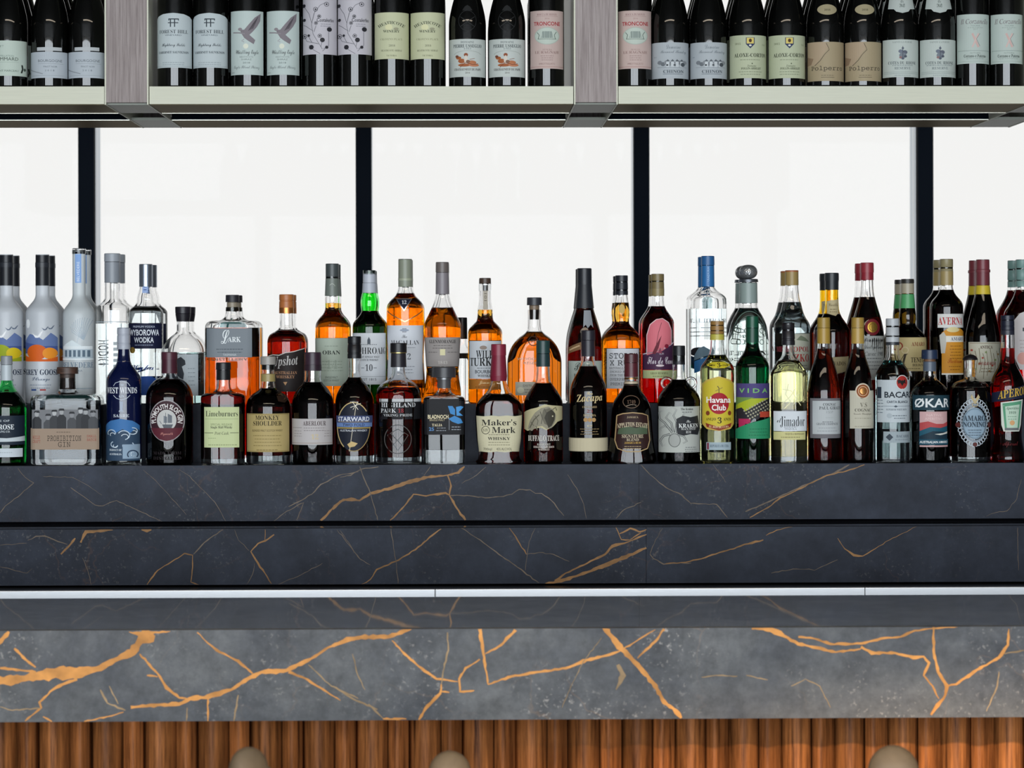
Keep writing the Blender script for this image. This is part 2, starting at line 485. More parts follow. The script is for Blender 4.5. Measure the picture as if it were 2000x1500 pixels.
STEP = stone('dark_marble', '1f232d', '353b48', 0.45, 0.12, fleck=.16)
POL = stone('polished_dark_marble', '262a32', '383e48', 0.035, 0.5, fleck=.12); POLC = stone('polished_counter_marble', '727b89', '89929f', 0.03, 0.7, fleck=.12)
FASC = stone('honed_grey_marble', '3b3e44', '626364', 0.5, 0.2, vein='d09a5c', fleck=.6, mott=.38)
def veinmat(key, col):
    return noise_var(pbr(key, lin(col), .45, 0, .15), 30, .35)
VEIN_D = veinmat('ochre_vein', '8f6a42'); VEIN_T = veinmat('thin_vein', '6a5d50'); VEIN_F = veinmat('orange_vein', 'c28645'); VEIN_P = veinmat('pale_vein', '927a5a')
BLACKM = pbr('black_shadow_gap', (0.003, 0.003, 0.004, 1), .9, 0, 0)
STEEL = noise_var(pbr('brushed_steel', (.82, .84, .87, 1), .42, 1.0), 40, .08, (1, 60, 60))
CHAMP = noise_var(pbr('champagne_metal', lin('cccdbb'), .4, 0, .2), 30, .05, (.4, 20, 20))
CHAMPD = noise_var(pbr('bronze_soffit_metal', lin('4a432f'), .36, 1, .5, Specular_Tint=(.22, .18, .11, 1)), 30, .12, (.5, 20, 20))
TRIM = pbr('bright_trim_metal', lin('e8e8dc'), .25, .7)
MULL = pbr('black_window_metal', lin('1a2029'), .7, 0, 0.02); ALU = pbr('pale_window_metal', lin('b9c4cf'), .3, .5, .5)
def wood(key, c0, c1, rough, sc, spec=.3):
    M = pbr(key, None, rough, 0, spec); nt = M.node_tree; N = nt.nodes.new; L = nt.links.new; b = nt.nodes['Principled BSDF']
    tc = N('ShaderNodeTexCoord'); oi = N('ShaderNodeObjectInfo'); ad = N('ShaderNodeVectorMath'); ad.operation = 'ADD'
    L(tc.outputs['Object'], ad.inputs[0]); ml = N('ShaderNodeMath'); ml.operation = 'MULTIPLY'; ml.inputs[1].default_value = 40; L(oi.outputs['Random'], ml.inputs[0]); L(ml.outputs[0], ad.inputs[1])
    mp = N('ShaderNodeMapping'); mp.inputs['Scale'].default_value = sc; L(ad.outputs[0], mp.inputs[0])
    n = N('ShaderNodeTexNoise'); n.inputs['Scale'].default_value = 1; n.inputs['Detail'].default_value = 8; n.inputs['Roughness'].default_value = .7; L(mp.outputs[0], n.inputs['Vector'])
    r = N('ShaderNodeValToRGB'); r.color_ramp.elements[0].position = .30; r.color_ramp.elements[1].position = .68
    r.color_ramp.elements[0].color = lin(c0); r.color_ramp.elements[1].color = lin(c1); L(n.outputs['Fac'], r.inputs[0])
    hs = N('ShaderNodeHueSaturation'); mr = N('ShaderNodeMapRange'); mr.inputs[3].default_value = .7; mr.inputs[4].default_value = 1.2
    L(oi.outputs['Random'], mr.inputs[0]); L(mr.outputs[0], hs.inputs['Value']); L(r.outputs[0], hs.inputs['Color']); L(hs.outputs[0], b.inputs['Base Color'])
    return M
BATT = wood('walnut_batten', '36190a', 'b87440', .5, (120, 60, 5), .15)
POSTW = wood('grey_brown_oak', '857a79', 'b3a9a7', .6, (260, 60, 9), .1)
LEATHER = noise_var(pbr('taupe_leather', lin('4c4336'), .55, 0, .3), 120, .08)

# ------------------------------------------------------------------ room shell
def st(o): o['kind'] = 'structure'; return o
WY = 8.0                                   # the window wall behind the bar
X0, X1 = -4.6, 4.4
fl = noise_var(pbr('grey_floor', (.10, .095, .09, 1), .5), 3, .2)
ce = pbr('dark_ceiling', (.10, .10, .10, 1), .8); wa = noise_var(pbr('charcoal_plaster', (.09, .088, .085, 1), .8), 6, .1)
st(box('floor', X0, X1, BACKY, WY + .1, -.1, 0, fl)); st(box('ceiling', X0, X1, BACKY, WY + .1, 3.06, 3.16, ce))
st(box('wall_left', X0 - .1, X0, BACKY, WY, 0, 3.06, wa)); st(box('wall_right', X1, X1 + .1, BACKY, WY, 0, 3.06, wa))
hx = NB * BW / 2
st(box('wall_back_left', X0, -.25 - hx, BACKY - .1, BACKY, 0, 3.06, wa)); st(box('wall_back_right', -.25 + hx, X1, BACKY - .1, BACKY, 0, 3.06, wa))
pane = pbr('clear_pane', (1, 1, 1, 1), .0)
nt = pane.node_tree; gl = nt.nodes.new('ShaderNodeBsdfGlossy'); gl.inputs['Roughness'].default_value = 0.0; tr = nt.nodes.new('ShaderNodeBsdfTransparent')
fr = nt.nodes.new('ShaderNodeFresnel'); fr.inputs[0].default_value = 1.08; mxs = nt.nodes.new('ShaderNodeMixShader')
nt.links.new(fr.outputs[0], mxs.inputs[0]); nt.links.new(tr.outputs[0], mxs.inputs[1]); nt.links.new(gl.outputs[0], mxs.inputs[2]); nt.links.new(mxs.outputs[0], nt.nodes['Material Output'].inputs[0])
# tall windows behind the camera
wi = 1
for i in range(NB):
    xa = -.25 + (i - NB / 2) * BW
    w_ = st(empty('window_%d' % wi, (xa, BACKY, 0))); wi += 1
    box('mullion', xa - .035, xa + .035, BACKY - .12, BACKY - .02, 0.0, 3.06, MULL, w_)
    box('rail', xa + .035, xa + BW - .035, BACKY - .12, BACKY - .02, 0, .06, MULL, w_)
    box('pane', xa + .035, xa + BW - .035, BACKY - .075, BACKY - .065, .06, 3.06, pane, w_)
# window wall behind the bar: black mullions where the photo shows them
mx_ = [at(169, 400, WY).x - .869, at(168, 400, WY).x, at(710, 400, WY).x, at(1253.5, 400, WY).x, at(1808, 400, WY).x]
mx_ = [mx_[0] - 1.74, mx_[0] - .87] + mx_ + [mx_[-1] + .88, mx_[-1] + 1.76]
st(box('wall_front_left', X0, mx_[0], WY, WY + .12, 0, 3.06, wa)); st(box('wall_front_right', mx_[-1], X1, WY, WY + .12, 0, 3.06, wa))
SILL = 1.30
st(box('wall_front_low', mx_[0], mx_[-1], WY + .01, WY + .2, 0, SILL, wa))
for a, b in zip(mx_, mx_[1:]):
    w_ = st(empty('window_%d' % wi, (a, WY, 0))); wi += 1
    box('mullion', a - .0245, a + .0245, WY, WY + .035, SILL + .07, 3.0, MULL, w_); box('mullion_body', a - .0235, a + .0235, WY + .0352, WY + .15, SILL + .07, 3.0, ALU, w_)
    box('rail', a - .0245, b - .0245, WY, WY + .13, SILL + .0005, SILL + .07, MULL, w_); box('rail', a - .0245, b - .0245, WY, WY + .13, 3.0, 3.06, MULL, w_)
    box('pane', a + .0245, b - .0245, WY + .08, WY + .088, SILL + .07, 3.0, pane, w_)

# ------------------------------------------------------------------ back bar: three stone steps
def zat(y, Y, x=1000): return at(x, y, Y).z
YF1, YF2, YR = 5.385, 5.25, 5.525
Z1 = 1.312; Z2 = zat(1021, 5.385); ZU = 1.436
XL, XR = -2.1, 2.1
bb = empty('back_bar', (0, 5.5, 0), label='stepped back bar of dark polished marble under the spirit bottles', cat='bar')
JX1, JX2 = at(1248, 960, YF1).x, at(1262, 1080, YF2).x
box('stone_riser', XL, XR, YR, YR + .02, Z1, ZU, STEP, bb); box('stone_tread', XL, XR, YR + .0201, 5.90, ZU - .012, ZU, POL, bb)
box('stone_tread', XL, XR, YF1 + .0201, YR, Z1 - .012, Z1, POL, bb)
zb1 = zat(1016, YF1)
for a, b in ((XL, JX1 - .0003), (JX1 + .0003, XR)): box('stone_panel', a, b, YF1, YF1 + .02, zb1, Z1, STEP, bb)
box('shadow_gap', XL, XR, YF1 + .012, YF1 + .03, Z2, zb1, BLACKM, bb)
box('stone_tread', XL, XR, YF2 + .0201, YF1 + .03, Z2 - .012, Z2, POL, bb)
zb2 = zat(1140, YF2)
for a, b in ((XL, JX2 - .0004), (JX2 + .0004, XR)): box('stone_panel', a, b, YF2, YF2 + .02, zb2, Z2, STEP, bb)
box('carcass', XL, XR, YF2 + .06, 5.90, 0, zb2 - .001, BLACKM, bb)
box('carcass', XL, XR, YF1 + .031, 5.90, zb2, Z1 - .0125, BLACKM, bb); box('carcass', XL, XR, YR + .021, 5.90, Z1 - .012, ZU - .0125, BLACKM, bb)
zbn = zat(1141.5, YF2)
wb = empty('steel_workbench', (0, 5.2, 0), label='long stainless steel workbench with bright front edge below the marble steps', cat='bench')
YB = 5.14
zbt = zat(1150.5, YB)
for a, b in ((XL, at(850, 1155, YB).x - .0002), (at(850, 1155, YB).x, at(1690, 1150, YB).x - .0002), (at(1690, 1150, YB).x, XR)):
    box('front_edge', a, b, YB, YB + .018, zbt - .045, zbt, STEEL, wb, .0015)
box('worktop', XL, XR, YB + .018, YF2 + .058, zbt - .03, zbt - .004, pbr('steel_dark_reflection', (.05, .05, .055, 1), .3, .8), wb)  # stainless top too; the dark step's reflection is put into its colour
for x in (-1.9, -.6, .6, 1.9): box('leg', x - .02, x + .02, YB + .03, YB + .07, 0, zbt - .03, STEEL, wb)

# ------------------------------------------------------------------ front bar
YC, YCB, YW = 4.05, 4.535, 4.30
ZC = zat(1228, YC); ZCB = zat(1405.5, YC)
fb = empty('bar_counter', (0, 4.3, 0), label='front bar counter in grey marble with orange veins over fluted wood', cat='counter')
box('countertop', XL, XR, YC + .0201, YCB, ZC - .02, ZC, POLC, fb)
box('fascia', XL, XR, YC, YC + .02, ZCB, ZC, FASC, fb)
box('apron', XL, XR, YC + .0202, YW + .02, ZCB, ZCB + .02, pbr('dark_board', (.02, .018, .016, 1), .7), fb)
box('carcass', XL, XR, YW + .035, YCB - .02, 0, ZC - .0202, pbr('dark_board', None), fb)
box('plinth', XL, XR, YW + .02, YW + .034, 0, .1, BLACKM, fb)
zb_, zt_ = .10, ZCB - .0005
edges = [-30 - 4 * 103.6]
while edges[-1] < 2420: edges.append(edges[-1] + 103.6)
def batten(xa, xb, kind, i):
    a = at(xa, 1450, YW).x; b = at(xb, 1450, YW).x; n = 10; V = []; Fc = []
    for z in (zb_, zt_):
        for k in range(n + 1):
            t = k / n
            if kind == 'round': y = YW - .032 * math.sin(math.pi * t) ** .6 + .012
            else: y = YW + .004 - .016 * t + .020 * math.sin(math.pi * t)
            V.append((a + (b - a) * t, y - 4.3, z))
        V.append((b, YW + .034 - 4.3, z)); V.append((a, YW + .034 - 4.3, z))
    m_ = n + 3
    for k in range(m_): Fc.append((k, (k + 1) % m_, m_ + (k + 1) % m_, m_ + k))
    Fc.append(tuple(range(m_ - 1, -1, -1))); Fc.append(tuple(range(m_, 2 * m_)))
    mesh('batten', V, Fc, BATT, fb, 50)
for i, e in enumerate(edges):
    j = 2 if abs(e + 103.6 * .5 - 1095) < 52 else 0
    batten(e, e + 63 - .5, 'round', i); batten(e + 63 + .5, e + 103 - j, 'hollow', i)

# ------------------------------------------------------------------ veins in the stone (each strip follows one vein of the photo)
LAY = [0]
def veins(name, host, Y, ox, k, oy, defs, clip):
    bm = bmesh.new(); mats = [VEIN_D, VEIN_T, VEIN_F, VEIN_P]
    off = parent_loc(host)
    for pts, w, mi in defs:
        P = [(ox + p[0] * k, oy + p[1] * k) for p in pts]
        ws = list(w) if isinstance(w, (list, tuple)) else [w] * len(P)
        Q = []; q = []
        for i in range(len(P) - 1):
            n = max(1, int(math.dist(P[i], P[i + 1]) / 7))
            for j in range(n):
                t = j / n; amp = .9 if j else .0
                Q.append((P[i][0] + (P[i + 1][0] - P[i][0]) * t + R.uniform(-1, 1) * amp, P[i][1] + (P[i + 1][1] - P[i][1]) * t + R.uniform(-1, 1) * amp))
                q.append((ws[i] + (ws[i + 1] - ws[i]) * t) * R.uniform(.6, 1.3))
        Q.append(P[-1]); q.append(ws[-1] * .5)
        if not isinstance(w, (list, tuple)): q[0] *= .6
        LAY[0] += 1; lay = LAY[0]
        n = len(Q); rows = []
        for i in range(n):
            a = Q[max(0, i - 1)]; b = Q[min(n - 1, i + 1)]; dx, dy = b[0] - a[0], b[1] - a[1]; l = math.hypot(dx, dy) or 1
            nx, ny = -dy / l * q[i] / 2, dx / l * q[i] / 2
            pr = []
            for s_ in (1, -1):
                p = at(Q[i][0] + nx * s_, Q[i][1] + ny * s_, Y); p.y = Y - .00015 - .000006 * lay
                p.z = min(max(p.z, clip[0]), clip[1]); pr.append(bm.verts.new(p - off))
            rows.append(pr)
        for r0, r1 in zip(rows, rows[1:]):
            f = bm.faces.new((r0[0], r1[0], r1[1], r0[1])); f.material_index = mi
    bmesh.ops.recalc_face_normals(bm, faces=bm.faces)
    for f in bm.faces:
        if f.normal.y > 0: f.normal_flip()
    me = bpy.data.meshes.new(name); bm.to_mesh(me); bm.free()
    for q_ in mats: me.materials.append(q_)
    o = link(name, me, host); o['kind'] = 'stuff'; o['label'] = 'ochre and orange veins running through the stone'
K = .35
c1 = (zb1, Z1 - .0002); c2 = (zb2, Z2 - .0002); c3 = (ZCB, ZC - .0002)
veins('vein', bb, YF1, 0, K, 890, [
 ([(100,70),(140,120),(188,152),(100,230),(30,280),(0,320)],1.5,1), ([(395,178),(470,230),(530,275),(575,280),(650,250),(760,300),(905,370)],1.2,1),
 ([(1000,78),(1060,115),(1120,180),(1200,260),(1260,365)],1,1), ([(800,80),(870,140),(950,230),(1040,330)],.8,1), ([(1530,365),(1600,310),(1695,262),(1655,360)],1.5,1),
 ([(1610,285),(1740,215),(1790,160),(1890,110),(2000,90)],1.8,1), ([(240,115),(400,120),(480,160),(570,220)],.8,1), ([(1790,365),(1840,310),(1900,255),(1960,240),(2000,250)],[6,4,4,4,3],0)], c1)
veins('vein', bb, YF1, 650, K, 890, [
 ([(0,300),(60,245),(150,250),(210,210),(330,180),(450,140),(530,120),(640,108),(700,95),(735,60)],[4,5,3,5,6,8,6,3,5,4],0),
 ([(640,108),(660,170),(650,220),(690,290),(740,360)],[3,4,4,4,7],0), ([(320,360),(400,280),(450,215),(520,225),(630,208),(650,220)],[2,3,3,3,5,3],0),
 ([(650,222),(750,222),(850,235),(950,228),(1000,215),(1040,188),(1100,190),(1130,210),(1165,210),(1220,250),(1290,335)],1.7,1), ([(150,60),(180,140),(210,210),(230,280),(250,360)],1.8,1),
 ([(1310,105),(1360,180),(1400,270),(1415,350)],1,1), ([(1580,350),(1620,305),(1720,260)],1.6,1), ([(1720,50),(1770,105),(1860,178),(1950,220),(2000,270)],1.6,1),
 ([(40,120),(100,110),(160,75),(255,62)],2,1), ([(510,110),(545,60)],1,1), ([(720,155),(800,110),(855,62)],1,1)], c1)
veins('vein', bb, YF1, 1300, K, 890, [
 ([(445,312),(600,245),(720,190),(860,130),(960,85),(1025,50)],2.6,1), ([(470,345),(570,290),(640,235),(760,180),(900,110),(1010,85),(1110,50)],2.4,0),
 ([(0,175),(90,220),(140,265),(285,272),(345,345)],1.5,1), ([(265,50),(310,110),(335,150)],1,1), ([(1790,338),(1840,318),(1905,308),(1960,240),(1985,130)],1,1)], c1)
veins('vein', bb, YF2, 0, K, 890, [
 ([(340,550),(380,510),(420,460)],4,0), ([(155,472),(200,450),(250,448),(300,468),(375,495)],2,1), ([(450,485),(480,425),(560,420),(630,415)],[3,6,5,2],0), ([(790,413),(820,420),(845,413)],5,0),
 ([(820,720),(880,640),(960,590),(1030,545),(1075,555),(1075,620),(1065,705),(1110,725)],2.2,0), ([(1080,550),(1140,485),(1245,412)],2,1), ([(1480,412),(1478,470)],2,0),
 ([(1530,440),(1480,475),(1440,490),(1400,535),(1440,600),(1515,715)],3,0), ([(1420,600),(1410,660),(1375,725)],1,1), ([(1310,415),(1330,470),(1390,530)],1,1), ([(0,500),(150,488)],1,1),
 ([(460,570),(490,640),(510,725)],1,1), ([(1555,718),(1680,665),(1800,600)],1,1), ([(0,620),(150,655),(180,630)],1,1), ([(1880,412),(1950,500),(2000,570)],1.3,1)], c2)
veins('vein', bb, YF2, 650, K, 890, [
 ([(160,722),(210,690),(245,635),(350,590),(460,525),(540,455),(605,408)],2.6,0), ([(325,405),(340,520),(355,600),(365,715)],1.2,1), ([(715,400),(840,485),(1000,600),(1150,710)],2,1),
 ([(985,400),(1030,470),(1080,550)],2.3,0), ([(1080,550),(1150,540),(1230,550),(1320,590)],1.4,1), ([(1130,400),(1095,480),(1085,550),(1075,640)],1,1),
 ([(1185,718),(1320,685),(1500,620),(1750,515)],[5,6,7,6],0), ([(1240,700),(1300,655),(1420,600),(1520,550),(1560,505),(1650,480),(1750,440)],[4,3,4,4,6,3,3],0),
 ([(1600,435),(1660,405),(1710,425),(1750,412)],3,0), ([(1580,398),(1610,468),(1660,470),(1720,430)],2,0), ([(1770,550),(1790,575),(1845,605),(1920,600),(2000,598)],2,1), ([(1770,550),(1800,470),(1840,405)],1,1),
 ([(40,415),(110,520),(150,575),(210,610)],1.2,1)], c2)
veins('vein', bb, YF2, 1300, K, 890, [
 ([(0,602),(110,595),(200,575),(300,540),(380,520),(440,495),(545,470)],[2,2,2,3,3,4,4],0), ([(560,445),(620,415),(710,392)],1.8,0), ([(960,460),(1000,520),(1050,555),(1100,560),(1150,530),(1250,470),(1400,395)],[1,2,4,3,2,1,1],0),
 ([(590,655),(710,632),(800,632),(830,640),(960,580)],1.2,1), ([(1965,400),(1970,640)],1,1)], c2)
veins('vein', fb, YC, 0, K, 1130, [
 ([(-160,600),(-20,568),(60,568),(200,545),(330,525),(430,528),(560,500),(640,455),(740,410),(780,350),(850,300)],[14,16,18,17,26,20,10,13,13,18,36],2), ([(0,500),(70,505),(200,520)],5,2),
 ([(720,297),(780,310),(950,294)],[2,8,2],2), ([(430,560),(350,590),(280,630),(220,690),(230,720),(140,795)],[8,6,4,4,4,3],2), ([(0,715),(70,735),(230,722)],2.5,3), ([(-10,370),(50,295)],9,2), ([(80,390),(130,440),(200,495)],5,2),
 ([(240,770),(290,798)],4,2), ([(780,420),(820,465),(880,530),(930,610),(1000,665),(1040,668)],[3,5,4,6,5,4],2), ([(820,540),(880,548)],4,2),
 ([(730,718),(880,705),(1000,700),(1060,670),(1160,660),(1290,620),(1400,550),(1460,522),(1600,512),(1720,455),(1830,385),(1930,345),(2000,330)],[5,7,8,9,9,7,8,9,9,7,5,7,8],2),
 ([(1100,300),(1160,360),(1210,400),(1330,460),(1410,530)],[2,3,5,5,4],2), ([(1610,520),(1700,555),(1790,610),(1900,680)],[6,5,4,2],2), ([(1720,480),(1850,600),(2000,670)],2.5,3),
 ([(560,620),(600,695),(700,735)],3.5,3), ([(1160,670),(1160,795)],3.5,2), ([(1330,650),(1305,795)],3,3), ([(1045,720),(1040,795)],2.5,3), ([(470,797),(600,770),(690,745)],3,2), ([(610,600),(660,700)],2.2,3)], c3)
veins('vein', fb, YC, 650, K, 1130, [
 ([(0,375),(80,340),(180,325),(310,325),(380,300),(440,275)],[8,9,9,10,7,6],2), ([(330,345),(400,420),(480,490),(580,560),(700,575)],[3,4,5,4,2],2), ([(820,280),(835,380),(850,480),(865,590)],[7,6,5,3],2),
 ([(1020,285),(940,370),(850,420)],[6,5,3],2), ([(820,450),(740,500),(705,560),(710,630),(790,625)],[3,4,4,5,3],2), ([(865,590),(1000,545),(1120,525),(1300,500),(1400,460),(1500,435),(1600,405),(1800,285)],[3,5,5,5,7,5,4,2],2),
 ([(1515,270),(1600,380),(1700,480),(1800,600),(1850,690),(1900,725),(1945,778)],[13,11,9,8,8,8,8],2), ([(1850,280),(1800,350),(1700,445)],[5,5,3],2), ([(640,300),(645,400),(615,520),(605,590)],3,3),
 ([(605,590),(600,640),(530,710),(480,788)],[4,5,6,5],2), ([(600,630),(650,635)],4,2), ([(280,783),(410,783)],4,2), ([(200,700),(280,780)],3,3), ([(0,600),(130,680),(250,730)],3,3), ([(110,420),(140,540),(180,620)],2.2,3),
 ([(1590,480),(1620,540),(1580,620)],[6,14,4],3), ([(1500,330),(1400,460),(1330,600),(1280,720)],1.5,3)], c3)
veins('vein', fb, YC, 1300, K, 1130, [
 ([(480,275),(590,283),(660,320),(740,365),(840,385),(950,410),(1090,392)],[6,10,8,6,6,5,4],2), ([(740,325),(830,335),(920,365),(1090,362),(1200,335),(1310,325),(1390,290),(1500,278),(1630,268)],[3,5,5,5,4,5,4,3,2],2),
 ([(1090,380),(1150,415),(1280,415),(1380,440),(1440,435),(1470,470),(1440,540),(1490,600),(1525,670)],[5,7,6,7,6,5,5,4,3],2), ([(1495,268),(1495,400),(1520,520),(1570,600),(1560,650),(1480,760)],[4,5,6,7,7,8],2),
 ([(1570,600),(1620,590),(1720,520),(1860,440),(1910,370),(1915,280)],[4,6,6,5,7,2],2), ([(1860,520),(1850,600),(1790,740)],2.5,3), ([(1890,420),(2000,400)],3,3), ([(200,550),(280,540),(400,545)],2.2,3), ([(450,540),(570,565)],2.2,3), ([(700,600),(780,560),(860,600),(920,720)],1.8,3)], c3)

# ------------------------------------------------------------------ wine rack hung above
YR0 = 5.40; YR1 = 6.03
zrb = zat(203.3, YR0); zrt = zat(168.5, YR0)
YS1, YS2 = 5.62, 5.81
wr = empty('wine_rack', (0, 5.7, 2.0), label='hanging champagne metal wine rack with grey oak posts', cat='rack')
def px(x): return at(x, 200, YR0).x
posts = [(-712, -627), (205, 290.5), (1121, 1206.5), (2009, 2095)]
bays = [(-627, 205), (290.5, 1121), (1206.5, 2009)]
for a, b in bays:
    xa, xb = px(a) + .0015, px(b) - .0015
    box('shelf_front', xa, xb, YR0, YR0 + .012, zrb + .0006, zrt, CHAMP, wr)
    box('shelf_board', xa, xb, YR0 + .0121, YR1, zrt - .009, zrt - .0008, BLACKM, wr)
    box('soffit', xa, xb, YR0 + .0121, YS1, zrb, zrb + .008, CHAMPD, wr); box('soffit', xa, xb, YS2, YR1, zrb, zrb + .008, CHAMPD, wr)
    box('slot', xa, xb, YS1 + .0026, YS2 - .0026, zrb + .022, zrb + .025, pbr('slot_black', lin('0c1016'), .9, 0, 0), wr)
    for ya in (YS1 + .0026, YS2 - .0036): box('slot_side', xa, xb, ya, ya + .001, zrb + .001, zrb + .022, pbr('slot_black', None), wr)
    box('trim_strip', xa, xb, YS1, YS1 + .0025, zrb - .001, zrb + .009, TRIM, wr); box('trim_strip', xa, xb, YS2 - .0025, YS2, zrb - .001, zrb + .009, TRIM, wr)
for a, b in posts:
    xa, xb = px(a), px(b); zp = zrb + .003
    box('post_face', xa + .003, xb - .003, YR0 - .004, YR0 + .012, zrb + .0035, 3.06, POSTW, wr)
    box('post_side', xa, xa + .003, YR0 - .004, YR1, zrb - .001, 3.06, CHAMP, wr); box('post_side', xb - .003, xb, YR0 - .004, YR1, zrb - .001, 3.06, CHAMP, wr)
    box('post_back', xa + .003, xb - .003, YR1 - .012, YR1, zrb, 3.06, POSTW, wr)
    gm = pbr('post_soffit', lin('8f938a'), .4, 0, .15)
    box('post_soffit', xa + .003, xb - .003, YR0 + .0121, YS1, zrb, zrb + .006, gm, wr); box('post_soffit', xa + .003, xb - .003, YS2, YR1 - .0121, zrb, zrb + .006, gm, wr)
SHELF['W'] = (5.452, zrt - .0007)

# ------------------------------------------------------------------ bar stools (only the tops of the backs show)
def stool(cx, top, half, rot, label, Y):
    p = at(cx, top, Y); s = F / Y
    t = empty('bar_stool', (p.x, Y, 0), label=label, cat='stool'); zt = p.z
    bm = bmesh.new(); n = 14; m_ = 30
    prof = []
    r = half / s
    rows = []
    for j in range(m_ + 1):
        v = (j / m_) ** 2.2; z = zt - (zt - .70) * v
        d = zt - z
        w = math.sqrt(max(0.0, r * r - max(0, r - d) ** 2)) if d < r else r + (.15 - r) * (1 - math.exp(-(d - r) / .11))
        w = max(w, .002); th = .021 * min(1, (d / .03) ** .5 + .05)
        rows.append([bm.verts.new((w * math.cos(2 * math.pi * k / 24) , th * math.sin(2 * math.pi * k / 24) - .10 * (w * math.cos(2 * math.pi * k / 24) / .15) ** 2 + .02, z)) for k in range(24)])
    for a, b in zip(rows, rows[1:]):
        for k in range(24): bm.faces.new((a[k], a[(k + 1) % 24], b[(k + 1) % 24], b[k]))
    bm.faces.new(rows[0]); bm.faces.new(rows[-1])
    bmobj('backrest', bm, LEATHER, t, 60)
    fm = Form(.15, .15)
    lathe('seat', [(.66, .12), (.67, .142), (.71, .146), (.735, .135), (.74, .11)], fm, LEATHER, t, 32).location = (0, .14, 0)
    for sx in (-1, 1):
        for s2 in (-1, 1):
            bm = bmesh.new(); bmesh.ops.create_cone(bm, cap_ends=True, segments=10, radius1=.009, radius2=.012, depth=.67)
            for v in bm.verts:
                f_ = (.335 - v.co.z) / .67; v.co = Vector((v.co.x + sx * (.09 + .05 * f_), v.co.y + .14 + s2 * (.09 + .05 * f_), v.co.z + .335))
            bmobj('leg', bm, pbr('stool_metal', (.02, .02, .02, 1), .35, .8), t, 40)
    bm = bmesh.new(); V = []
    for k in range(28):
        a = 2 * math.pi * k / 28
        for q in range(6): V.append(bm.verts.new(((.165 + .008 * math.cos(q * math.pi / 3)) * math.cos(a) , .14 + (.165 + .008 * math.cos(q * math.pi / 3)) * math.sin(a), .25 + .008 * math.sin(q * math.pi / 3))))
    for k in range(28):
        for q in range(6): bm.faces.new((V[k * 6 + q], V[((k + 1) % 28) * 6 + q], V[((k + 1) % 28) * 6 + (q + 1) % 6], V[k * 6 + (q + 1) % 6]))
    bmobj('footrest', bm, pbr('stool_metal', None), t, 60)
    t.rotation_euler.z = rot
    return t
stool(497, 1463, 40, .55, 'leftmost taupe leather bar stool, rounded back top below the bar', 3.32)
stool(881, 1471, 42, .12, 'middle taupe leather bar stool, its back top lowest in view', 3.53)
stool(1746, 1460, 50, -.1, 'rightmost taupe leather bar stool with domed back top', 3.42)
# ------------------------------------------------------------------ spirit bottles, upper step (each with its twin behind)
SHELF['F'] = (5.452, Z1 + .0002); SHELF['U'] = (5.588, ZU + .0002)
def frosted(key, T, base):
    M = glass(T, .36, base).copy(); M.name = key
    M.node_tree.nodes['Principled BSDF'].inputs['Transmission Weight'].default_value = .42
    return M
FROST = frosted('frosted_glass', (.93, .95, .97), (.86, .91, .97)); FROSTB = frosted('frosted_clear_glass', (.93, .96, .97), (.88, .95, .98))
def bird(x, y, s, c):
    return [('p', [(x - 10*s, y - 5*s), (x - 4*s, y - 1*s), (x, y), (x + 5*s, y - 6*s), (x + 9*s, y - 9*s), (x + 4*s, y + 1*s), (x + 1*s, y + 3*s), (x - 4*s, y + 3*s)], c)]
def goose(cx, fruit, fruit2, script):
    w = 31
    pr = [('p', [(cx - w, 668), (cx - 20, 652), (cx - 6, 656), (cx + 6, 664), (cx + 20, 650), (cx + w, 660), (cx + w, 690), (cx - w, 690)], '6478a6'),
          ('p', [(cx - w, 690), (cx - w, 668), (cx - 12, 672), (cx + 8, 676), (cx + w, 676), (cx + w, 694)], '475a92'),
          ('o', cx - 6, 688, 20, 15, fruit), ('o', cx + 18, 690, 13, 11, fruit2), ('p', [(cx - w, 694), (cx - 14, 699), (cx + 10, 702), (cx + w, 696), (cx + w, 706), (cx - w, 706)], fruit)]
    pr += bird(cx - 4, 656, 1.2, 'f4f6f8') + bird(cx + 10, 643, .7, '6a7688') + bird(cx + 20, 641, .7, '6a7688') + [('o', cx - 24, 632, 4, 9, 'eef2f4')]
    pr += [('t', 'GREY GOOSE', cx + 1, 727, 60, 11, '1d2b45', 'B'), ('t', script, cx + 1, 741, 34, 10, '4a5a74', 'S'), ('f', cx, 752, 44, 2, 6, '8a95a5'), ('r', cx - 17, 760, cx - 7, 763, '2a4a8a'), ('r', cx, 760, cx + 11, 763, 'b04040')]
    return [('print', None, pr)]
gpts = [(612, 32.5), (604, 30.5), (594, 23), (584, 15.5), (575, 13.2), (497, 13)]
gcap = [('cap', '1e2026', 558, 497.5, 13.4, 13.2), ('cap_rim', '2c2f36', 522, 512, 13.9, 13.9)]
bottle('vodka_bottle', 'frosted vodka bottle with green and yellow fruit print, at the left edge', 'U', 13, 32.5, gpts, None, None, gcap, goose(13, '9aa820', 'd8c020', 'La Poire'), opaque=FROST, rear='second frosted bottle with green fruit print, behind its twin at the left edge')
bottle('vodka_bottle', 'frosted vodka bottle with orange fruit print and flying birds', 'U', 83.5, 32.5, gpts, None, None, gcap, goose(83.5, 'd5601c', 'e8912a', "L'Orange"), opaque=FROST, rear='second frosted bottle with orange fruit print, right behind its twin')
bel = [('l', [(155, 706), (154, 676), (160, 650), (166, 628)], 1.2, 'c3d0d8')]
for k in range(16):
    a = -2.6 + k * .14; bel.append(('l', [(168, 664), (168 + 26 * math.cos(a), 664 + 30 * math.sin(a)), (168 + 40 * math.cos(a + .12) * .8, 664 + 44 * math.sin(a + .1))], .7, 'aab9c6'))
bel = [b for b in bel if max(p[0] for p in b[1]) < 184 and min(p[0] for p in b[1]) > 126]
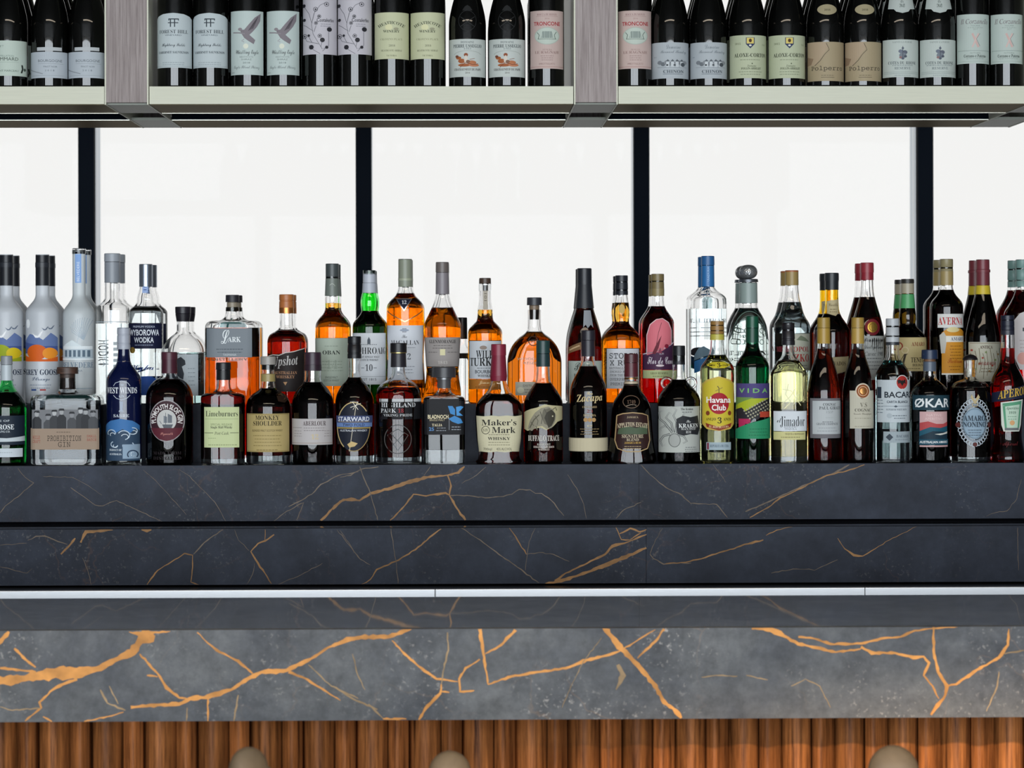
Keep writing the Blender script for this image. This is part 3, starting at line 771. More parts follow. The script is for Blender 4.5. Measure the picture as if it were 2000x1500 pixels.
bel += [('p', [(128, 676), (146, 664), (164, 676)], 'dbe6ea'), ('r', 127, 676, 183, 682, 'e4ecef'), ('r', 127, 682, 183, 700, 'b7c6cf')]
bel += [('r', 131 + 8.6 * k, 684, 136 + 8.6 * k, 697, '5d7080') for k in range(6)] + [('r', 126, 700, 184, 703, 'e4ecef'), ('t', 'BELVEDERE', 155, 713, 57, 11, '7f93a6', 'L'), ('t', 'VODKA', 155, 724, 20, 4, '8fa0b0'), ('r', 128, 758, 182, 759.2, '9fb0bd')]
bottle('vodka_bottle', 'tall frosted vodka bottle with white palace print and clear square cap', 'U', 155, 31.5, [(618, 31.5), (606, 29.5), (592, 20), (582, 14), (574, 12.5), (488, 12.5)], None, None,
       [('cap', 'dfe8ee', 496, 485, 13.2, 13.2, 'g'), ('neck_label', '8fb2e6', 552, 488, 12.9, 12.9)][:1], [('print', None, bel), ('neck_label', ('rect', 149, 491, 161, 552, '8db0e4'), [('r', 150.5, 494, 159.5, 496, 'c8dcf6'), ('t', 'BELVEDERE', 155, 530, 36, 5, 'e8f0fa', '', math.pi / 2)])], opaque=FROSTB, rear='second palace-print frosted bottle, directly behind its twin')
bottle('vodka_bottle', 'clear vodka bottle with grey capsule and vertical engraving', 'U', 220, 33, [(606, 33), (600, 31.5), (594, 25), (587, 17), (582, 15), (496, 15)], 632, CLEAR,
       [('cap', '8b9199', 552, 511, 15.2, 15.2), ('cap_top', '9aa0a8', 511, 495, 15.8, 15.6)], [('print', None, [('t', 'VODKA', 212, 690, 44, 8, 'c3ced6', '', -math.pi / 2), ('r', 190, 628, 250, 629.2, 'b8c6ce')] + [('r', 226, 668 + 11 * k, 242, 674 + 11 * k, 'c6d0d6') for k in range(6)])], rear='second clear bottle with grey capsule, directly behind its twin')
bottle('vodka_bottle', 'clear vodka bottle with navy label and steel screw cap', 'U', 285.5, 33.5, [(612, 33.5), (606, 32), (600, 26), (596, 21), (590, 18), (580, 17), (568, 13.8), (560, 12.6), (516, 12.6)], 600, CLEAR,
       [('cap', '8d95a2', 560, 516, 13, 13, 'm')],
       [('label', ('rect', 253.5, 632, 317.5, 681, '151a38'), [('t', 'PREMIUM VODKA', 285, 638, 42, 4, 'c9d2e4'), ('t', 'WYBOROWA', 285, 649.5, 56, 12, 'e6ecf4', 'b'), ('t', 'WODKA', 285, 664, 38, 11, 'e6ecf4', 'b'), ('f', 285, 674, 40, 1, 5, '9aa5c0')]),
        ('seal', ('p', oval(262, 684, 6, 6), 'm:c9a24a'), []), ('print', None, [('t', 'Wyba', 282, 720, 44, 15, '1b3f8a', 'S'), ('p', [(266, 745), (280, 735), (300, 735), (316, 748), (316, 772), (266, 772)], '2a55a8')]),
        ('cap_label', ('rect', 280, 535, 291, 572, '9db4e0'), [('t', '1823', 285.5, 553, 22, 6, '2a4a8a', '', math.pi / 2)])], rear='second clear bottle with navy label, directly behind its twin')
bottle('gin_bottle', 'round-shouldered clear gin bottle with dark stopper and wolf label', 'U', 358, 41, [(694, 41), (680, 39.5), (667, 33), (656, 22), (650, 14.5), (645, 12.5), (626, 12.5)], 688, TEAL,
       [('stopper', '1d1b22', 628, 612, 12.6, 15), ('stopper_top', '211f27', 612, 599, 15, 15.4)],
       [('label', ('rect', 336, 692, 390, 773, 'b8c2c8'), [('p', [(352, 700), (358, 697), (366, 704), (367, 712), (360, 716), (364, 730), (362, 745), (367, 748), (356, 747), (354, 735), (348, 742), (341, 750), (345, 735), (342, 722), (348, 712), (344, 706)], '2a3038'), ('l', [(348, 742), (338, 754), (334, 762)], 1.5, '5a6068'), ('f', 378, 720, 14, 5, 8, '8a949c')])], rear='second clear gin bottle with dark stopper, directly behind its twin')
bottle('whisky_bottle', 'wide square amber whisky bottle with plain grey metal label', 'U', 454.5, 53, [(643, 53, 1), (634, 51.5), (628, 46), (625, 24), (620, 16), (612, 13.8), (600, 13)], 640, (.82, .46, .13),
       [('cork', '8f8574', 608, 590, 11, 11), ('stopper', '232228', 590, 576, 13.4, 13.2, 'w')],
       [('label', ('rect', 406, 641, 495, 698, '7d858c'), [('t', 'L', 443, 658, 16, 27, 'e9eef0', 'S'), ('t', 'ARK', 461, 663, 25, 10, 'e9eef0', 'B'), ('f', 452, 682, 56, 2, 6, '4a545c'), ('t', 'TASMANIA', 452, 693, 26, 4, 'cfd6da')]),
        ('print', None, [('t', 'DISTILLERY', 452, 702, 70, 5, '55504a')])], D=33, C=26, rear='second wide square amber bottle, right behind its twin')
bottle('whisky_bottle', 'brown whisky bottle with copper cap and torn-edge dark label', 'U', 560, 37.5, [(672, 37.5), (662, 36.5), (653, 32), (647, 22), (641, 15), (634, 13.4), (612, 13.2)], 645, COGN,
       [('cap', 'b06c3c', 612, 575, 14.4, 14.2, 'screw'), ('cap_band', 'c07a46', 612, 600, 14.6, 14.6, 'm')],
       [('label', ('p', [(523.5, 697), (536, 693), (548, 694), (560, 689), (575, 687), (588, 683), (596.5, 680), (596.5, 765), (523.5, 765)], '2a2424'), [('l', [(523.5, 697), (536, 693), (548, 694), (560, 689), (575, 687), (588, 683), (596.5, 680)], 1.5, 'd8d0c8'), ('t', 'Upshot', 560, 707, 48, 24, 'c9c6c4', 'J', .06), ('t', 'AUSTRALIAN', 560, 728, 44, 6, 'b98a68', 'B'), ('t', 'WHISKEY', 560, 736, 36, 6, 'b98a68', 'B'), ('p', [(556, 746), (564, 746), (560, 753)], 'c0946a')])], rear='second copper-capped brown bottle, directly behind its twin')
bottle('whisky_bottle', 'amber whisky bottle with grey-green capsule and tall sage label', 'U', 649.5, 33.5, [(642, 33.5), (632, 32), (622, 26), (613, 18), (606, 14.5), (596, 13.8), (586, 14.6), (575, 14), (515, 12.4)], 592, AMBER,
       [('capsule', '6f7770', 578, 543, 14.6, 13.2), ('cap', '464d4e', 543, 515, 13, 13)],
       [('neck_label', ('p', oval(650, 562, 8, 10), '8b938a'), [('ring', 650, 562, 6, 8, .8, 'c4cac0')]), ('label', ('rect', 616.5, 660.5, 682, 754, 'a9b4a6'), [('t', 'OBAN', 649, 688.5, 34, 8, '2c302c', 'B'), ('t', '14', 650, 712, 22, 18, '97a294', 'B'), ('f', 650, 706, 44, 4, 6, '8b9688'), ('f', 649, 676, 30, 1, 6, '8b9688'), ('t', 'SINGLE MALT', 649, 737, 24, 4, '4a5048'), ('t', 'SCOTCH WHISKY', 649, 743, 30, 4, '4a5048')])], rear='second amber bottle with sage label, right behind its twin')
bottle('whisky_bottle', 'green glass whisky bottle with pale grey cap and white label', 'U', 722, 33, [(640, 33), (630, 31), (620, 23), (612, 17), (607, 15.5), (600, 16.5), (588, 17), (578, 15.5), (570, 13.6), (528, 12.4)], 607, (.10, .30, .06),
       [('cap', 'b9bec8', 552, 528, 12.8, 12.4), ('capsule', 'b4bac5', 572, 552, 14.2, 13.2)],
       [('label', ('rect', 689.5, 650.5, 754, 751, 'd9dde2'), [('p', [(719, 672), (719, 664), (722, 658), (725, 664), (725, 672)], '5a626c'), ('f', 722, 673, 40, 1, 5, '80868e'), ('t', 'LAPHROAIG', 722, 685, 62, 13, '1d2126', 'L'), ('t', 'ISLAY SINGLE MALT', 722, 697, 40, 4, '3a4048', 'B'), ('t', 'SCOTCH WHISKY', 722, 703, 36, 4, '3a4048', 'B'), ('t', '10', 722, 718, 14, 13, '2a2e34', 'L'), ('r', 707, 718, 713, 719, '50565c'), ('r', 731, 718, 737, 719, '50565c'), ('t', 'EST 1815', 722, 741, 28, 5, '40464c'), ('r', 690, 735, 754, 736, 'aab0b6')])], neck=glass((.30, .95, .35), 0, (.75, 1, .78)), rear='second green glass whisky bottle, right behind its twin')
bottle('whisky_bottle', 'broad-shouldered amber whisky bottle with sage capsule and triangle emblem', 'U', 792, 36.5, [(700, 35), (640, 36.5), (606, 36.5), (596, 35), (586, 28), (577, 19), (568, 15), (560, 13.4), (506, 13.2)], 573, AMBER,
       [('capsule', '8a9080', 560, 506, 13.6, 13.4), ('capsule_band', 'a3a993', 548, 543, 13.9, 13.9)],
       [('emblem', ('p', [(774, 582.5), (806, 582.5), (790.5, 608)], 'm:b8bcc4'), [('p', [(777, 584.5), (803, 584.5), (790.5, 604.5)], '151b30'), ('t', '12', 790.5, 590, 9, 7, 'e6e9ee', 'B')]), ('fold', ('p', [(757, 605), (792, 627), (826, 605), (826, 607), (792, 629.5), (757, 607)], 'm:c09a78'), []),
        ('label', ('rect', 757, 635.5, 827, 742, 'd4d8df'), [('t', 'III', 791, 645, 8, 8, '4a4048', 'B'), ('o', 791, 645, 9, 2.4, '9aa4b4'), ('t', 'The', 791, 657, 10, 6, '40464e', 'S'), ('t', 'MACALLAN', 792, 669, 54, 9, '22262c', 'L'), ('f', 791, 679, 46, 1, 5, '9298a0'), ('t', '12', 796, 696, 14, 12, '4a5058', 'L'), ('f', 791, 716, 40, 3, 6, '9298a0')])], rear='second broad-shouldered amber bottle, right behind its twin')
bottle('whisky_bottle', 'slim-waisted amber whisky bottle with brown-grey capsule and bell neck', 'U', 864.5, 36, [(726, 31.5), (700, 33), (660, 35.5), (642, 36), (630, 34.5), (615, 27.5), (600, 20.5), (586, 15.5), (574, 13), (512, 12.3)], 601, AMBER,
       [('capsule', '857f84', 574.5, 532, 13.2, 12.6), ('cap', '6b6360', 532, 512, 13, 12.8)],
       [('label', ('rect', 830, 659, 899.5, 716, '9a9491'), [('t', 'GLENMORANGIE', 865, 667, 52, 7, '2b2624', 'B'), ('f', 865, 675, 42, 2, 5, '6a6462'), ('r', 860, 682, 870, 694, 'd8d2a8'), ('t', '1843', 865, 708, 18, 6, 'ccc7c2', 'L'), ('f', 846, 688, 20, 1, 5, '6a6462'), ('f', 884, 688, 20, 1, 5, '6a6462')]), ('lower_label', ('rect', 843, 717, 889, 737, '35312f'), [('t', 'QUINTA RUBAN', 866, 724, 36, 5, 'cfcac4', 'B'), ('f', 866, 732, 30, 1, 5, 'b0aaa6')])], rear='second slim-waisted amber bottle, right behind its twin')
bottle('bourbon_bottle', 'bourbon bottle with white label, orange band and strip stamp on neck', 'U', 948, 33.5, [(652, 33.5), (644, 32), (634, 24), (626, 16.5), (618, 15), (604, 14.2), (590, 12), (570, 11.3), (543, 11)], 605, AMBER,
       [('cap', '6b4a35', 568, 553, 12.3, 12.3, 'g'), ('stopper', '4a3a30', 554, 543, 11.6, 11.4)],
       [('strip_stamp', ('rect', 944, 556, 953, 604, 'b0a89a'), [('t', '101', 948.5, 580, 14, 5, '6a6258', '', math.pi / 2)]), ('label', ('rect', 917, 666, 980, 740, 'cdd2d8'), [('o', 944, 679, 7, 4, '9a8a80'), ('t', 'WILD', 947, 692, 34, 15, '16181c', 'B'), ('t', 'TURKEY', 948, 707, 58, 16, '16181c', 'B'), ('f', 948, 719, 42, 1, 5, '70767c'), ('t', 'BOURBON', 948, 726, 40, 7, '5a5f66', 'b'), ('t', 'WHISKEY', 948, 734, 30, 5, '30343a', 'B')]),
        ('lower_label', ('rect', 917, 741, 980, 760, 'b0702c'), [('t', 'Jimmy', 948, 748, 26, 9, 'e9cf9a', 'S'), ('f', 948, 756, 44, 1, 5, '7a4a18')])], rear='second bourbon bottle with strip stamp, right behind its twin')
bottle('bourbon_bottle', 'flat arched bourbon flask with clear neck and glass stopper', 'U', 1044, 53, [(710, 53), (694, 51), (676, 44), (660, 31), (652, 20), (646, 14.5), (640, 13.4), (605, 13)], 648, DEEP,
       [('cork', '7c6a58', 624, 596, 9, 10), ('stopper', '33343a', 596, 581, 14.6, 14.4)],
       [('seal', None, [('ring', 1041, 666, 9, 9, 1.5, '3a302c'), ('t', 'WR', 1041, 666, 9, 7, '3a302c', 'S')]), ('print', None, [('t', 'WOODFORD', 1042, 701, 66, 5, 'b8a090'), ('t', 'RESERVE', 1042, 709, 40, 5, 'b8a090')]), ('label', ('rect', 1006, 746, 1056, 772, 'b9b6a6'), [('o', 1016, 762, 7, 6, 'd6d2b8'), ('t', 'DISTILLER', 1036, 753, 30, 4, '5a5850'), ('f', 1036, 761, 28, 2, 5, '7a786c')])], D=30, C=29, rear=None)
bottle('bourbon_bottle', 'dark bourbon bottle dipped in black wax from cap to shoulder', 'U', 1142, 34.5, [(690, 34.5), (660, 33), (640, 29), (620, 23), (604, 18), (590, 15.5), (566, 14), (552, 13.4), (524, 13)], None, (.45, .07, .03),
       [('wax_cap', '22252b', 556, 524, 14.4, 14.2), ('wax_neck', '24272d', 602, 555, 18.6, 14.2)],
       [('wax_seal', ('p', oval(1146, 594, 7, 8), '2c3036'), [('t', 'B', 1146, 594, 7, 9, '50555c', 'B')]), ('wax_ribbon', ('p', [(1140, 606), (1153, 606), (1158, 640), (1153, 634), (1147, 641), (1143, 634), (1138, 640)], '8f949a'), []), ('tag', ('p', [(1109, 680), (1134, 668), (1134, 682), (1109, 692)], '8a6a4a'), [('l', [(1112, 684), (1131, 675)], 2.5, 'd6b890')]),
        ('label', ('rect', 1110, 705, 1175, 790, 'bcc6bc'), [('t', "Booker", 1142, 716, 42, 16, '26302a', 'S'), ('t', 'BOURBON', 1142, 734, 44, 8, '26302a', 'B'), ('f', 1142, 744, 46, 4, 7, '5a665c')])], rear='second black-waxed bourbon bottle, right behind its twin')
bottle('rum_bottle', 'amber rum bottle with black screw cap and handwritten white label', 'U', 1214.5, 36.5, [(666, 36.5), (656, 34.5), (646, 28), (638, 20), (633, 15.5), (624, 14.6), (612, 15.8), (598, 15), (584, 13), (576, 12.2), (538, 12)], 591, AMBER,
       [('cap', '20232a', 576, 538, 12.6, 12.4, 'screw')],
       [('neck_label', ('p', oval(1214, 603, 6, 9), 'c8a860'), []), ('label', ('rect', 1184, 681, 1247, 759, 'd3d5da'), [('t', 'STOLEN', 1216, 695, 54, 11, '23252a', 'M'), ('t', 'X RUM', 1213, 709, 46, 10, '23252a', 'M'), ('t', 'NATURALLY AGED', 1212, 719, 46, 4.5, '33353a', 'M'), ('t', 'SMOKED RUM', 1208, 726, 36, 4.5, '33353a', 'M'), ('t', 'FROM THE WEST', 1210, 733, 40, 4.5, '33353a', 'M'), ('t', 'OVERPROOF', 1210, 741, 40, 5.5, '23252a', 'M'), ('t', 'PREMIUM', 1208, 750, 34, 5.5, '23252a', 'M')])], rear='second amber rum bottle with handwritten label, behind its twin')
fdc = [('p', [(1262, 694), (1262, 655), (1268, 634), (1280, 624), (1292, 622), (1304, 630), (1310, 645), (1310, 672), (1290, 686)], 'd4707c'), ('l', [(1262, 692), (1262, 655), (1268, 634), (1280, 624), (1292, 622), (1304, 630), (1310, 645), (1310, 672)], 1.4, 'e9c8cc'), ('l', [(1290, 630), (1284, 650), (1277, 690)], .9, '5a1c28'), ('p', [(1272, 690), (1280, 672), (1290, 655), (1284, 680), (1278, 692)], '6a2030'), ('p', [(1283, 690), (1287, 678), (1291, 690)], '8a3a50'), ('o', 1300, 676, 4, 4, '8a2038')]
bottle('rum_bottle', 'red-tinted rum bottle with gold screw cap and purple flower label', 'U', 1285, 32, [(634, 32), (626, 31), (616, 25), (606, 18), (598, 14), (590, 12.8), (578, 12.4), (535, 12)], 598, (.72, .10, .10),
       [('cap', '7a6c48', 578, 535, 12.8, 12.6, 'screw'), ('cap_band', '8a7c54', 578, 563, 13, 13)],
       [('print', None, fdc), ('label', ('p', [(1255, 692), (1275, 688), (1296, 680), (1315, 668), (1315, 722), (1255, 722)], '4a2a48'), [('l', [(1255, 692), (1275, 688), (1296, 680), (1315, 668)], 2, 'd8c8d4'), ('t', 'Flor de Cana', 1288, 704, 50, 14, 'e9e2ea', 'S'), ('t', 'RUM', 1290, 691, 8, 4, 'd0c4d0'), ('o', 1287, 714, 8, 2.2, 'e2d4d8')]), ('lower_label', ('rect', 1255, 723, 1315, 739, 'b9c290'), [('t', 'GRAN RESERVA', 1286, 729, 34, 4.5, '5a6038', 'B'), ('f', 1286, 735, 30, 1, 5, '7a8050')])], rear='second red-tinted rum bottle, left behind its twin')
bottle('tequila_bottle', 'clear rectangular tequila bottle with tall blue foil neck', 'U', 1383, 36.5, [(592, 36.5, 1), (582, 35), (576, 30), (570, 22), (564, 15), (558, 12.6), (500, 12.3)], 603, CLEAR,
       [('foil', '2c6ca6', 560, 518, 13, 12.6), ('cap', '2a5f94', 518, 500, 13.2, 13)],
       [('foil_print', None, [('t', 'HERRADURA', 1382, 540, 34, 4, '9fc4e6', '', math.pi / 2)]), ('label', ('p', [(1354, 706), (1386, 694), (1386, 718), (1354, 729)], '2a6aa0'), []), ('print', None, [('p', [(1354, 695), (1362, 680), (1372, 676), (1386, 684), (1386, 692), (1354, 704)], '5f7684'), ('t', 'ULTRA', 1384, 626, 44, 8, 'b4c4ce', 'L'), ('f', 1384, 640, 36, 3, 8, 'b4c4ce')])], D=28, C=25, rear='second clear rectangular tequila bottle, left behind its twin')
fz = [('l', oval(1462, 662, 33, 54, 24, math.pi, 2 * math.pi) + [(1495, 775)], 1.6, '5f746c'), ('l', oval(1462, 662, 28, 46, 24, math.pi, 2 * math.pi), .9, '6f847c')]
for k in range(8): fz += [('ring', 1440 + (k % 4) * 15, 646 + (k // 4) * 22, 4, 4.5, 1.4, '66796f')]
fz += [('t', 'DESTILERIA', 1462, 657, 40, 6, '566a62', 'B'), ('t', 'FORTALEZA', 1462, 690, 48, 9, '566a62', 'B'), ('t', 'TEQUILA', 1462, 703, 34, 7, '566a62', 'B'), ('l', [(1444, 722), (1462, 712), (1480, 722)], 1.5, '566a62')]
bottle('tequila_bottle', 'arched clear tequila bottle with pewter agave-shaped stopper', 'U', 1462, 40, [(676, 40), (650, 38), (632, 34), (616, 27), (604, 20), (598, 18), (592, 17.6), (548, 17)], 602, (.86, .92, .90),
       [('neck_wrap', '8b9a96', 592, 552, 18.2, 17.6), ('stopper_collar', '6b7076', 551, 545, 19.5, 19, 'm'), ('stopper', 'b3b6b8', 545, 517, 16.8, 16.8, 'knurl')], [('print', None, fz), ('neck_label', ('p', oval(1462, 572, 7, 10), 'a9b6b2'), [])], D=29, C=28, rear='second tequila bottle with agave stopper, left behind its twin')
bottle('vodka_bottle', 'clear vodka bottle with gold cap and red lettered beige label', 'U', 1547, 35.5, [(640, 35.5), (630, 33), (620, 27), (610, 22.5), (596, 19), (584, 16), (570, 14), (556, 13), (528, 12.6)], 590, (.86, .93, .94),
       [('cap', '9c8552', 557, 528, 13.2, 13), ('cap_edge', 'a8603c', 531, 528.5, 13.4, 13.3)],
       [('label', ('rect', 1541, 652, 1581, 724, 'c2c4b4'), [('p', [(1551, 664), (1560, 655), (1570, 660), (1578, 668)], '7f8a74'), ('t', 'OPOL', 1561, 682, 32, 10, 'a52a30', 'B'), ('t', 'ZKO', 1562, 699, 30, 15, 'b02a2c', 'B'), ('f', 1561, 714, 30, 2, 6, '6f7a6c')]), ('side_print', None, [('t', 'METR', 1527, 682, 24, 10, 'a5404a', 'B')])], rear='second clear vodka bottle with gold cap, left behind its twin')
bottle('liqueur_bottle', 'dark brandy bottle with black capsule and yellow-tinted neck', 'U', 1625, 35.5, [(652, 35.5), (642, 34), (630, 27), (619, 19.5), (608, 15), (596, 13.6), (566, 13), (533, 12.6)], 613, (.25, .05, .01),
       [('capsule', '202428', 566, 545, 13.4, 13.4), ('cap', '23282d', 548, 533, 14, 13.8)],
       [('neck_label', ('p', [(1614, 588), (1637, 584), (1637, 610), (1630, 617), (1614, 612)], 'b9ac86'), [('t', 'Vieille', 1626, 595, 18, 6, '5a4c30', 'S'), ('f', 1626, 604, 16, 2, 5, '7a6c4c')]), ('label', ('p', [(1598, 699), (1655, 696), (1652, 724), (1630, 730), (1600, 724)], 'b0a27c'), [('t', 'CALVADOS', 1628, 710, 40, 8, '4a3c20', 'B')])], neck=glass((.98, .75, .10), 0, (1, .92, .55)), rear='second dark brandy bottle with black capsule, left behind its twin')
bottle('brandy_bottle', 'dark brandy bottle with red wax cap, red seal and white label', 'U', 1694, 33, [(664, 33), (640, 31), (620, 26.5), (600, 20.5), (586, 16.5), (574, 14), (560, 12.8), (548, 12.4), (514, 12.2)], 580, (.30, .04, .012),
       [('wax_cap', '8a2632', 547, 530, 12.8, 12.6), ('wax_top', '92303a', 532, 513, 13.4, 13)],
       [('seal', ('p', oval(1700, 639, 15, 16), '7c2028'), [('o', 1700, 639, 10, 10.5, 'm:c9a24a'), ('ring', 1700, 639, 7, 7, 1, '7a5a20')]), ('label', ('rect', 1679, 656, 1725, 742, 'b6b9b6'), [('t', 'Bas Armagnac', 1703, 665, 40, 11, '2c3034', 'S'), ('t', 'Dartigalongue', 1703, 679, 38, 10, '2c3034', 'S'), ('t', 'Cuvee 1985', 1703, 691, 38, 8, '2c3034', 'I'), ('f', 1703, 700, 36, 4, 7, '6a6e70')])], rear='second brandy bottle with red wax cap, left behind its twin')
bottle('liqueur_bottle', 'green-necked amaro bottle with cream label and bulb neck', 'U', 1773, 36.5, [(668, 36.5), (658, 35), (648, 28), (640, 19), (632, 15.5), (624, 16.5), (610, 15.8), (594, 13.2), (573, 12.4), (545, 12.2)], None, (.16, .10, .012),
       [('cap', '2c2a28', 553, 545, 13, 12.8), ('cap_band', 'a49c88', 573, 553, 12.9, 12.7), ('neck_band', '4f9a62', 602, 574, 15, 12.9)],
       [('neck_label', ('rect', 1762, 586, 1787, 598, 'b8a888'), [('t', 'AMARO', 1774, 581, 20, 6, 'cfe8d2', 'B')]), ('label', ('rect', 1739, 659, 1808, 725, 'b9a878'), [('ring', 1750, 676, 7, 7, 2.5, '8a3a28'), ('ring', 1762, 684, 6, 6, 2, 'c9b890'), ('t', 'AMARO', 1788, 672, 28, 8, '7a3a28', 'B'), ('t', 'M', 1755, 702, 24, 22, '3a3020', 'J'), ('t', 'TENEGRO', 1790, 703, 34, 10, '2a2418', 'B'), ('t', 'BOLOGNA', 1788, 713, 24, 5, '3a3020', 'B'), ('f', 1774, 720, 50, 1, 5, '6a5c38')])], rear='second green-necked amaro bottle, left behind its twin')
bottle('liqueur_bottle', 'dark liqueur bottle with gold cap, white and orange label', 'U', 1849, 32.5, [(604, 32.5), (594, 31.5), (586, 27), (578, 20), (570, 15), (563, 13.2), (556, 12.8), (506, 12.6)], 566, (.10, .02, .01),
       [('cap', '8a8160', 557, 506, 13.1, 13, 'screw'), ('cap_band', '9c8a5c', 557, 529, 13.3, 13.2)],
       [('cap_print', None, [('p', [(1836, 537), (1860, 537), (1860, 543), (1836, 543)], 'b0603c')]), ('label', ('rect', 1827, 613, 1880, 640, 'd4d4d0'), [('t', 'AVERNA', 1852, 627, 48, 15, 'b02028', 'B')]), ('lower_label', ('p', [(1834, 650), (1845, 641), (1870, 641), (1880, 648), (1880, 732), (1834, 732)], 'c98a2a'), [('p', [(1830, 655), (1838, 648), (1844, 660), (1840, 690), (1833, 690)], 'b8b6ae'), ('r', 1842, 656, 1880, 668, 'd9d6cc'), ('t', 'AMARO', 1864, 662, 26, 7, '30406a', 'B'), ('o', 1856, 644, 13, 5, 'd6c894'), ('f', 1862, 676, 26, 5, 6, '8a5a18'), ('t', 'Siciliano', 1860, 705, 30, 8, 'a04018', 'S'), ('f', 1860, 716, 26, 2, 6, '8a5a18'), ('r', 1834, 729, 1880, 732, 'e6e2d4')])], rear='second gold-capped liqueur bottle with orange label, left behind its twin')
bottle('vermouth_bottle', 'dark vermouth bottle with maroon capsule, yellow band and botanical label', 'U', 1920, 33.5, [(660, 33.5), (640, 31), (620, 26.5), (600, 21.5), (584, 17.5), (570, 14.6), (556, 13.2), (507, 12.8)], None, (.04, .012, .008),
       [('capsule', '6e3038', 557, 530, 13.7, 13.3), ('cap', '74343c', 530, 507, 13.2, 13), ('capsule_ring', '74343c', 532, 526, 14.8, 14.6), ('neck_band', 'c9b030', 576, 557, 15.6, 13.8)],
       [('label', ('rect', 1889, 668, 1952, 745, 'b9b7a6'), [('r', 1891, 670, 1950, 671, '8a7a68')] + [('l', [(1893 + 7 * k, 740 - (k % 3) * 6), (1896 + 7 * k, 715 - (k % 2) * 12), (1892 + 7 * k, 690 - (k % 3) * 5)], 1, '6a6048') for k in range(9)] + [('o', 1894 + 6.3 * k, 684 + (k * 37 % 48), 2, 2, ['a0483c', '7a8a58', '8a6a40'][k % 3]) for k in range(10)] + [('t', 'ANTICA', 1920, 678, 24, 6, '4a3028', 'B'), ('t', 'FORMULA', 1922, 710, 34, 7, '8a3030', 'S'), ('f', 1922, 720, 30, 2, 6, '6a5c48')])], rear='second vermouth bottle with maroon capsule, left behind its twin')
bottle('liqueur_bottle', 'red liqueur bottle with teal cap and frosted white label, at right edge', 'U', 1997, 36, [(618, 36), (608, 34), (598, 28), (588, 22), (578, 17), (568, 14), (558, 12.8), (507, 12.4)], 566, (.72, .03, .05),
       [('cap', '6f8f8a', 560, 507, 13, 12.8, 'screw')], [('label', ('p', [(1975, 625), (1985, 612), (2000, 606), (2030, 606), (2030, 722), (1985, 722), (1976, 700)], 'c6c0c0'), [('r', 1990, 640, 2020, 647, '3a3e44'), ('o', 1990, 700, 10, 12, 'd09a90'), ('f', 1996, 665, 26, 4, 7, 'a89a9a')])], rear='second red liqueur bottle with teal cap, left behind its twin')
bottle('whisky_bottle', 'dark-capped bottle half hidden behind the slim-waisted amber whisky', 'U', 903, 26, [(700, 26), (692, 24), (684, 17), (676, 11), (660, 9.5), (622, 9.2)], 690, CLEAR, [('cap', '14171c', 662, 620, 10.2, 9.8)], [], dy=.17)

# ------------------------------------------------------------------ spirit bottles, front step
G2 = 'spirit bottles on the front step'
def fbottle(*a, **k): return bottle(*a, group=G2, **k)
fbottle('gin_bottle', 'green gin bottle with navy and white label, at far left of front step', 'F', 13, 38, [(800, 38), (788, 36.5), (775, 30), (764, 21), (754, 14), (742, 11.2), (696, 10.6)], 766, GREEN,
  [('stopper', '8d9298', 712, 695, 11.6, 11.2), ('neck_seal', 'b8c2c8', 743, 712, 11.4, 11)],
  [('label', ('rect', -24, 812, 50, 869, '1c2836'), [('t', 'ISLE OF', 10, 822, 30, 4, 'c9d2d8'), ('t', 'THE ROSE', 8, 834, 50, 10, 'e6ebee', 'B'), ('t', 'DISTILLING CO.', 8, 843, 36, 4, 'c9d2d8', 'B'), ('p', [(-24, 858), (0, 855), (20, 856), (50, 852), (50, 862), (-24, 864)], 'c2ccd2')]), ('lower_label', ('rect', -24, 876, 47, 893, 'c9d2da'), [('f', 10, 884, 50, 1, 5, 'a6b0b8')])], neck=glass((.25, .8, .4), 0, (.8, 1, .85)))
coats = []
for k, (x, y) in enumerate(((78, 806), (100, 812), (112, 804), (126, 802), (146, 808), (163, 800), (173, 802), (187, 806))):
    coats += [('p', [(x - 9, 837), (x - 9, y + 14), (x - 4, y + 8), (x + 4, y + 8), (x + 9, y + 14), (x + 9, 837)], ['2f3135', '4a4c50', '3a3c40'][k % 3]), ('o', x, y + 3, 4, 5, ['a2a4a6', '8a8c90', 'b4b6b8'][k % 3]), ('p', [(x - 6, y), (x - 4, y - 4), (x + 4, y - 4), (x + 6, y)], '2a2c30')]
fbottle('gin_bottle', 'wide square gin decanter with brown wooden stopper and beige band label', 'F', 132, 68, [(783, 68, 1), (776, 66.5), (771, 60), (768, 26), (764, 18), (758, 16, 1), (738, 15.5)], 781, (.50, .54, .57),
  [('cork', '3c2c24', 760, 730, 15, 15, 'w'), ('stopper', '4a342a', 730, 717, 21, 20.5, 'w')],
  [('print', None, [('r', 68, 800, 196, 837, '77797d')] + coats), ('label', ('rect', 65, 836, 198, 878, '9c8876'), [('t', 'PROHIBITION', 131, 856, 66, 11, '3f342c', 'M'), ('t', 'GIN', 131, 868, 24, 10, '3f342c', 'M'), ('f', 130, 844, 30, 1, 5, '6a5a4c'), ('t', 'WILD', 77, 854, 14, 6, '9a4a3c', 'M'), ('t', 'CRAFT', 77, 862, 15, 6, '9a4a3c', 'M'), ('t', 'SMALL', 184, 852, 18, 5, '9a4a3c', 'M'), ('t', 'BATCH', 184, 859, 18, 5, '9a4a3c', 'M')])], D=36, C=12, base=12)
NAVY = pbr('navy_painted_glass', lin('0b1338'), .08, 0, .5)
